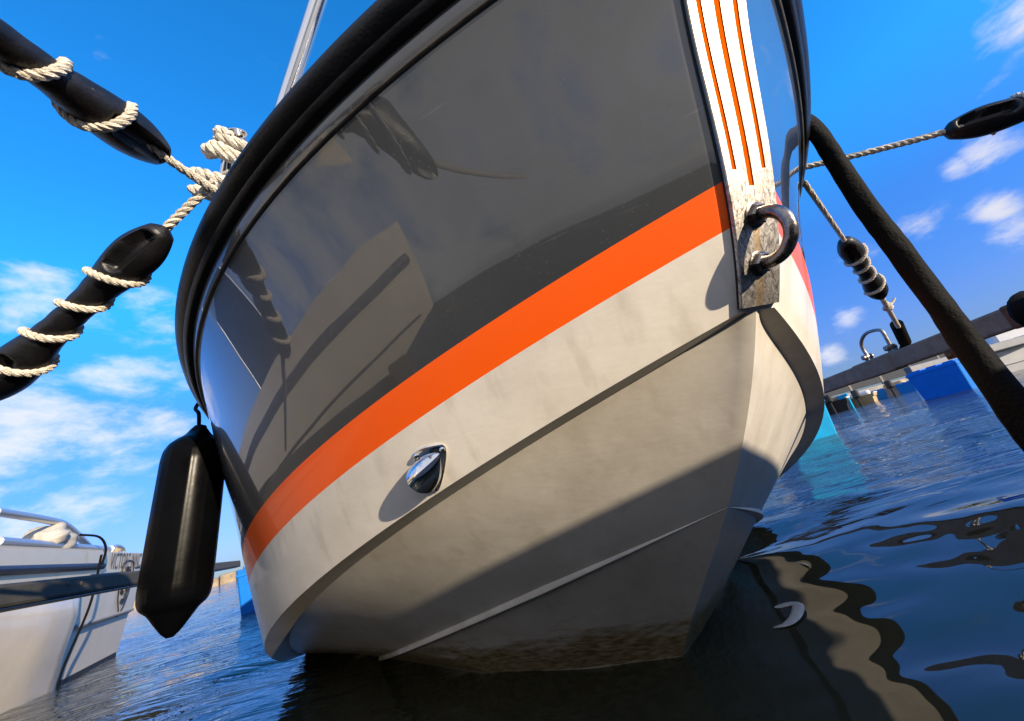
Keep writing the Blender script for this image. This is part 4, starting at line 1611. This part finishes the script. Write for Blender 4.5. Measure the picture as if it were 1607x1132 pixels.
wb.part('strap', tube(catmull([on_side(1.32, 1.07, -0.06), on_side(1.22, 1.03, 0.03), on_side(1.16, 0.93, 0.06), on_side(1.15, 0.80, 0.05)], 24), 0.009, 8), CLOTH_BLACK)
hang = Thing('hanging_rope', 'thin black rope hanging down the white boat at the left edge', 'rope', on_side(1.42, 0.85, 0.1))
hang.part('rope', tube(catmull([on_side(1.43, 0.86, 0.12), on_side(1.45, 0.5, 0.12), on_side(1.46, 0.1, 0.09), on_side(1.46, -0.15, 0.08)], 30), 0.008, 8), CLOTH_BLACK)


def lump(c, sx, sy, sz, seed, mt, name, label, cat_):
    r3 = np.random.default_rng(seed)
    bm = bmesh.new()
    bmesh.ops.create_icosphere(bm, subdivisions=4, radius=1)
    ph = r3.random(6) * 6.28
    vs = []
    for v in bm.verts:
        p = np.array(v.co[:])
        k = 1 + 0.13 * math.sin(5 * p[0] + ph[0] + 3 * p[2]) + 0.10 * math.sin(7 * p[1] + ph[1] + 4 * p[0]) + 0.06 * math.sin(13 * p[2] + 6 * p[0] + ph[2])
        vs.append(np.asarray(c) + wfwd * p[0] * k * sx + wout * p[1] * k * sy + ZUP * p[2] * k * sz)
    bm.verts.index_update()
    fs = [[v.index for v in q.verts] for q in bm.faces]
    bm.free()
    o = link_mesh(name, vs, fs, mt, None, c)
    o['label'] = label
    o['category'] = cat_
    return o


lump(on_side(0.15, 0.965, -0.25), 0.17, 0.12, 0.07, 3, TAN, 'folded_cloth', 'small tan folded cloth on the white boat beside the fender', 'cloth')
lump(on_side(1.62, 1.03, -0.13), 0.18, 0.12, 0.11, 5, mat('pale_canvas', (0.45, 0.42, 0.36), rough=0.85, var=0.4, var_scale=12), 'rolled_cover', 'pale canvas bundle under the hand rail at the left edge', 'cover')

wsp = WC0 + wfwd * 4.0 + wout * 0.25 + ZUP * 0.95
wsn = unit(wout * 0.9 + wfwd * 0.3)
wst = unit(np.cross(ZUP, wsn))
wsu = unit(ZUP + wfwd * -0.25)
wgl = wb.part('windscreen', box(wsp + wsu * 0.27, wst, wsn, wsu, 0.62, 0.012, 0.52, 0.004), GLASS, smooth=False)
wb.part('windscreen_frame', tube(catmull([wsp - wst * 0.33, wsp - wst * 0.31 + wsu * 0.48, wsp - wst * 0.24 + wsu * 0.55, wsp + wst * 0.24 + wsu * 0.55, wsp + wst * 0.31 + wsu * 0.48, wsp + wst * 0.33], 40), 0.014, 8), RAILM, parent=wgl)
# lettering and shield emblem on the stern quarter
tx = bpy.data.curves.new('lettering', 'FONT')
tx.body = 'VICTORE INNC'
tx.size = 0.200
tx.extrude = 0.0008
tx.space_character = 1.05
tx.materials.append(mat('grey_lettering', (0.10, 0.085, 0.085), rough=0.5, var=0.3, var_scale=40))
tobj = bpy.data.objects.new('lettering_source', tx)
col.objects.link(tobj)
bpy.context.view_layer.update()
tme = bpy.data.meshes.new_from_object(tobj.evaluated_get(bpy.context.evaluated_depsgraph_get()))
bpy.data.objects.remove(tobj)
to = bpy.data.objects.new('lettering', tme)
col.objects.link(to)
to.parent = wb.o
a0, a1, a2 = on_side(0.82, 0.775, 0.008), on_side(-0.1, 0.775, 0.008), on_side(0.82, 0.90, 0.008)
ex, ey = unit(a1 - a0), unit(a2 - a0)
ey = unit(ey - ex * (ex @ ey))
ez = np.cross(ex, ey)
mm = Matrix.Identity(4)
for i in range(3):
    mm[i][0], mm[i][1], mm[i][2], mm[i][3] = ex[i] * 0.62, ey[i], ez[i], a0[i] - WS0[i]
to.matrix_local = mm


def emb(x, z):
    return on_side(0.31 - x * 1.2, 0.63 + z * 1.15, 0.007)


shield = [(-0.125, 0.16), (-0.14, 0.02), (-0.11, -0.10), (-0.03, -0.215), (0.0, -0.245), (0.04, -0.20), (0.115, -0.09), (0.14, 0.03), (0.125, 0.16), (0.0, 0.185), (-0.125, 0.16)]
eb = wb.part('emblem', tube(catmull([emb(*q) for q in shield], 60), 0.0055, 6), INK, label='black outlined shield emblem')
for st in ([(-0.045, 0.13), (-0.06, 0.03), (-0.065, -0.05), (-0.045, -0.075), (-0.025, -0.06)], [(-0.02, 0.13), (0.0, 0.085), (0.03, 0.13)], [(0.055, 0.11), (0.04, 0.055), (0.085, 0.03), (0.085, -0.02), (0.05, -0.06), (0.045, -0.01)], [(0.05, -0.06), (0.03, -0.13), (-0.02, -0.145), (0.0, -0.12)]):
    wb.part('emblem_stroke', tube(catmull([emb(*q) for q in st], 24), 0.0115, 6), INK, parent=eb)
for z, x0, x1 in ((0.075, 0.19, 0.30), (0.125, 0.19, 0.30)):
    wb.part('pinstripe', tube(np.array([emb(x0, z), emb(x1, z)]), 0.008, 6), INK)
wb.part('pinstripe', tube(np.array([on_side(x, 0.735, 0.006) for x in np.linspace(0.30, 1.2, 8)]), 0.009, 6), INK)

# white boat moored at the right edge
RS = at_z(1566, 590.5, 0)
rfwd = unit(np.array([0.93, -0.36, 0]))
rout = unit(np.array([-0.36, -0.93, 0]))
rb = Thing('motorboat', 'white boat moored far right with grey fenders along its rail', 'boat', RS)
(rv, rf), RC0 = hull_loft(RS, rfwd, rout, 6.0, 2.2, 0.62, wl_in=0.12, stern_rake=0.55, chine_z=0.22)
rb.part('hull', (rv, rf), WHITE2, sharp=35)
for z in (0.36, 0.5):
    rb.part('hull_line', tube(np.array([RC0 + rfwd * x + rout * (1.09 + 0.05 * (z - 0.3)) + ZUP * z for x in np.linspace(-0.3, 3.0, 8)]), 0.012, 6), GREYPAINT)
rb.part('rubbing_strake', tube(np.array([RC0 + rfwd * x + rout * 1.17 + ZUP * 0.63 for x in np.linspace(-0.55, 3.0, 10)]), 0.05, 8), GREYPAINT)
rb.part('cabin', box(RC0 + rfwd * 1.5 + ZUP * 0.95, rfwd, rout, ZUP, 2.0, 1.5, 0.5, 0.1), WHITE2, smooth=False)
rb.part('windscreen', box(RC0 + rfwd * 1.5 + ZUP * 1.28, rfwd, rout, ZUP, 1.5, 1.3, 0.3, 0.06), GLASS, smooth=False)
NAMES = ['leftmost', 'second', 'third', 'fourth']
for k in range(4):
    x = -0.25 + 0.48 * k
    c = RC0 + rfwd * x + rout * 1.28 + ZUP * 0.74
    fo = link_mesh('fender', *revolve(c - rfwd * 0.19, rfwd, [(0, 0.02), (0.03, 0.07), (0.08, 0.10), (0.30, 0.10), (0.35, 0.07), (0.38, 0.02)], 14), mat('grey_fender_vinyl', (0.10, 0.11, 0.14), rough=0.4, var=0.3), None, c)
    fo['label'] = NAMES[k] + ' grey fender from the left on the rail of the far right white boat'
    fo['category'] = 'fender'
    fo['group'] = 'grey fenders on the far white boat'


# far pontoon on the right with its boats
fp0, fp1 = at_z(1285, 651, 0), at_z(1560, 573, 0)
fp0 = fp0 / np.linalg.norm(fp0[:2]) * 38
fp1 = fp1 / np.linalg.norm(fp1[:2]) * 52
fp0[2] = fp1[2] = 0
fpd = unit(fp1 - fp0)
fpn = np.array([-fpd[1], fpd[0], 0])
if fpn @ fp0 < 0:
    fpn = -fpn
far = Thing('far_pontoon', 'long grey pontoon far off on the right beyond the blue floats', 'pontoon', fp0)
far.part('walkway', beam(fp0 - fpd * 6 + ZUP * 0.85 + fpn * 1, fp1 + fpd * 20 + ZUP * 0.85 + fpn * 1, 2.0, 0.3, 0.02), mat('far_pontoon_grey', (0.22, 0.21, 0.20), rough=0.8, var=0.3, var_scale=1), smooth=False)
pane = mat('slate_rail_panel', (0.030, 0.036, 0.048), rough=0.6, spec=0.1, var=0.25, var_scale=3)
nP = 16
for i in range(nP):
    c = fp0 + fpd * (-4 + 3.1 * i) + ZUP * 1.62
    if i == 0:
        p_first = far.part('rail_panel', box(c, fpd, fpn, ZUP, 2.85, 0.06, 0.95, 0.02), pane, smooth=False)
    else:
        o2 = p_first.copy()
        col.objects.link(o2)
        o2.parent = far.o
        o2.location = Vector((fpd * 3.1 * i).tolist())
for i in range(nP + 1):
    c = fp0 + fpd * (-5.55 + 3.1 * i) + ZUP * 1.55
    if i == 0:
        q_first = far.part('rail_post', box(c, fpd, fpn, ZUP, 0.24, 0.10, 1.15, 0.01), INK, smooth=False)
    else:
        o2 = q_first.copy()
        col.objects.link(o2)
        o2.parent = far.o
        o2.location = Vector((fpd * 3.1 * i).tolist())
far.part('top_rail', beam(fp0 - fpd * 6 + ZUP * 2.13, fp1 + fpd * 14 + ZUP * 2.13, 0.08, 0.07, 0.01), GREYPAINT, smooth=False)

sb_spots = [(1312, 646, 30.0, (0.55, -0.83), 3.6, 0.95, mat('black_boat_paint', (0.02, 0.02, 0.024), rough=0.4, var=0.3), 'small dark boat with a black outboard next to the hull edge, far right'),
            (1352, 633, 32.0, (0.7, -0.7), 3.4, 0.75, TAN, 'small tan boat with a light cover, far off between two blue floats'),
            (1405, 618, 34.0, (0.75, -0.66), 4.2, 0.8, WHITE2, 'small pale boat lying between the two far blue floats')]
for px, py, dist, fdv, ln2_, ht, mt_, lab in sb_spots:
    r_ = ray(px, py)
    r_ = np.array([r_[0], r_[1], 0]) / np.linalg.norm(r_[:2]) * dist
    fw_ = unit(np.array([r_[0] + fdv[0] * 4, r_[1] + fdv[1] * 4, 0]))
    ot_ = unit(np.array([fw_[1], -fw_[0], 0]))
    if ot_ @ (-r_) < 0:
        ot_ = -ot_
    t = Thing('small_boat', lab, 'boat', r_)
    (v_, f_), c0_ = hull_loft(r_ + ot_ * 0.6, fw_, ot_, ln2_, 1.4, ht * 0.7, n=16)
    t.part('hull', (v_, f_), mt_, sharp=35)
    t.part('gunwale', tube(np.array([c0_ + fw_ * x + ot_ * 0.75 + ZUP * (ht * 0.7 + 0.02) for x in np.linspace(-0.1, ln2_ * 0.55, 6)]), 0.05, 6), WHITE2)
    t.part('outboard', join(box(c0_ - fw_ * 0.35 + ZUP * (ht * 0.7 + 0.2), fw_, ot_, ZUP, 0.45, 0.35, 0.5, 0.1), box(c0_ - fw_ * 0.4 + ZUP * (ht * 0.7 - 0.4), fw_, ot_, ZUP, 0.14, 0.12, 0.9, 0.03)), INK, smooth=False)
    t.part('cover', box(c0_ + fw_ * ln2_ * 0.45 + ZUP * (ht * 0.7 + 0.12), fw_, ot_, ZUP, ln2_ * 0.4, 1.0, 0.3, 0.12), TAN if mt_ is not TAN else WHITE2, smooth=False)

# far breakwater on the left: stone blocks in a row
STONE = mat('breakwater_stone', (0.36, 0.28, 0.19), rough=0.9, var=0.55, var_scale=1.2, bump=0.5, bump_scale=4)
la, lb = ray(150, 962), ray(400, 900)
la = np.array([la[0], la[1], 0]) / np.linalg.norm(la[:2]) * 46
lb = np.array([lb[0], lb[1], 0]) / np.linalg.norm(lb[:2]) * 46
bwk = Thing('breakwater', 'low brown stone breakwater far off on the left, seen beside the fender', 'breakwater', la)
dlen = np.linalg.norm(lb - la)
dv = unit(lb - la)
dn = np.array([-dv[1], dv[0], 0])
x = 0.0
while x < dlen:
    wd = 1.1 + 0.9 * random.random()
    hgt = 0.9 + 0.5 * random.random()
    a_ = 0.15 * (random.random() - 0.5)
    v_, f_ = box(la + dv * (x + wd / 2) + ZUP * (hgt / 2 - 0.3), dv + dn * a_, dn - dv * a_, ZUP + dv * 0.1 * random.random(), wd * 0.97, 1.2, hgt, 0.16)
    bwk.part('stone', (v_, f_), STONE if random.random() < 0.7 else CONCRETE, smooth=False)
    x += wd

# reflection glints on the water by the bow, added as thin pale solids
def glint_patch(px, py, path, rads, label):
    c = at_z(px, py, 0.004)
    hw_ = float(water_height(c[0:1], c[1:2])[0])
    c = at_z(px, py, hw_ + 0.001)
    pts = [at_z(a, b, hw_ + 0.001) for a, b in path]
    v, f = tube(catmull(pts, 26), np.interp(np.linspace(0, 1, 26), np.linspace(0, 1, len(rads)), rads), 10)
    v = np.asarray(v)
    v[:, 2] = hw_ + 0.001 + (v[:, 2] - hw_ - 0.001) * 0.22
    o = link_mesh('water_glint', v, f, GLINT, None, c)
    o['label'] = label
    o['category'] = 'feather'


glint_patch(1228, 967, [(1196, 966), (1215, 955), (1240, 948), (1252, 951), (1248, 968), (1234, 980), (1214, 985)], [0.003, 0.008, 0.012, 0.014, 0.014, 0.012, 0.004], 'pale forked reflection glint, added as a solid patch on the water right of the keel')
glint_patch(1258, 888, [(1247, 885), (1258, 884), (1269, 888)], [0.002, 0.006, 0.002], 'tiny pale reflection glint, added as a solid patch near the reflected edge of the hull')
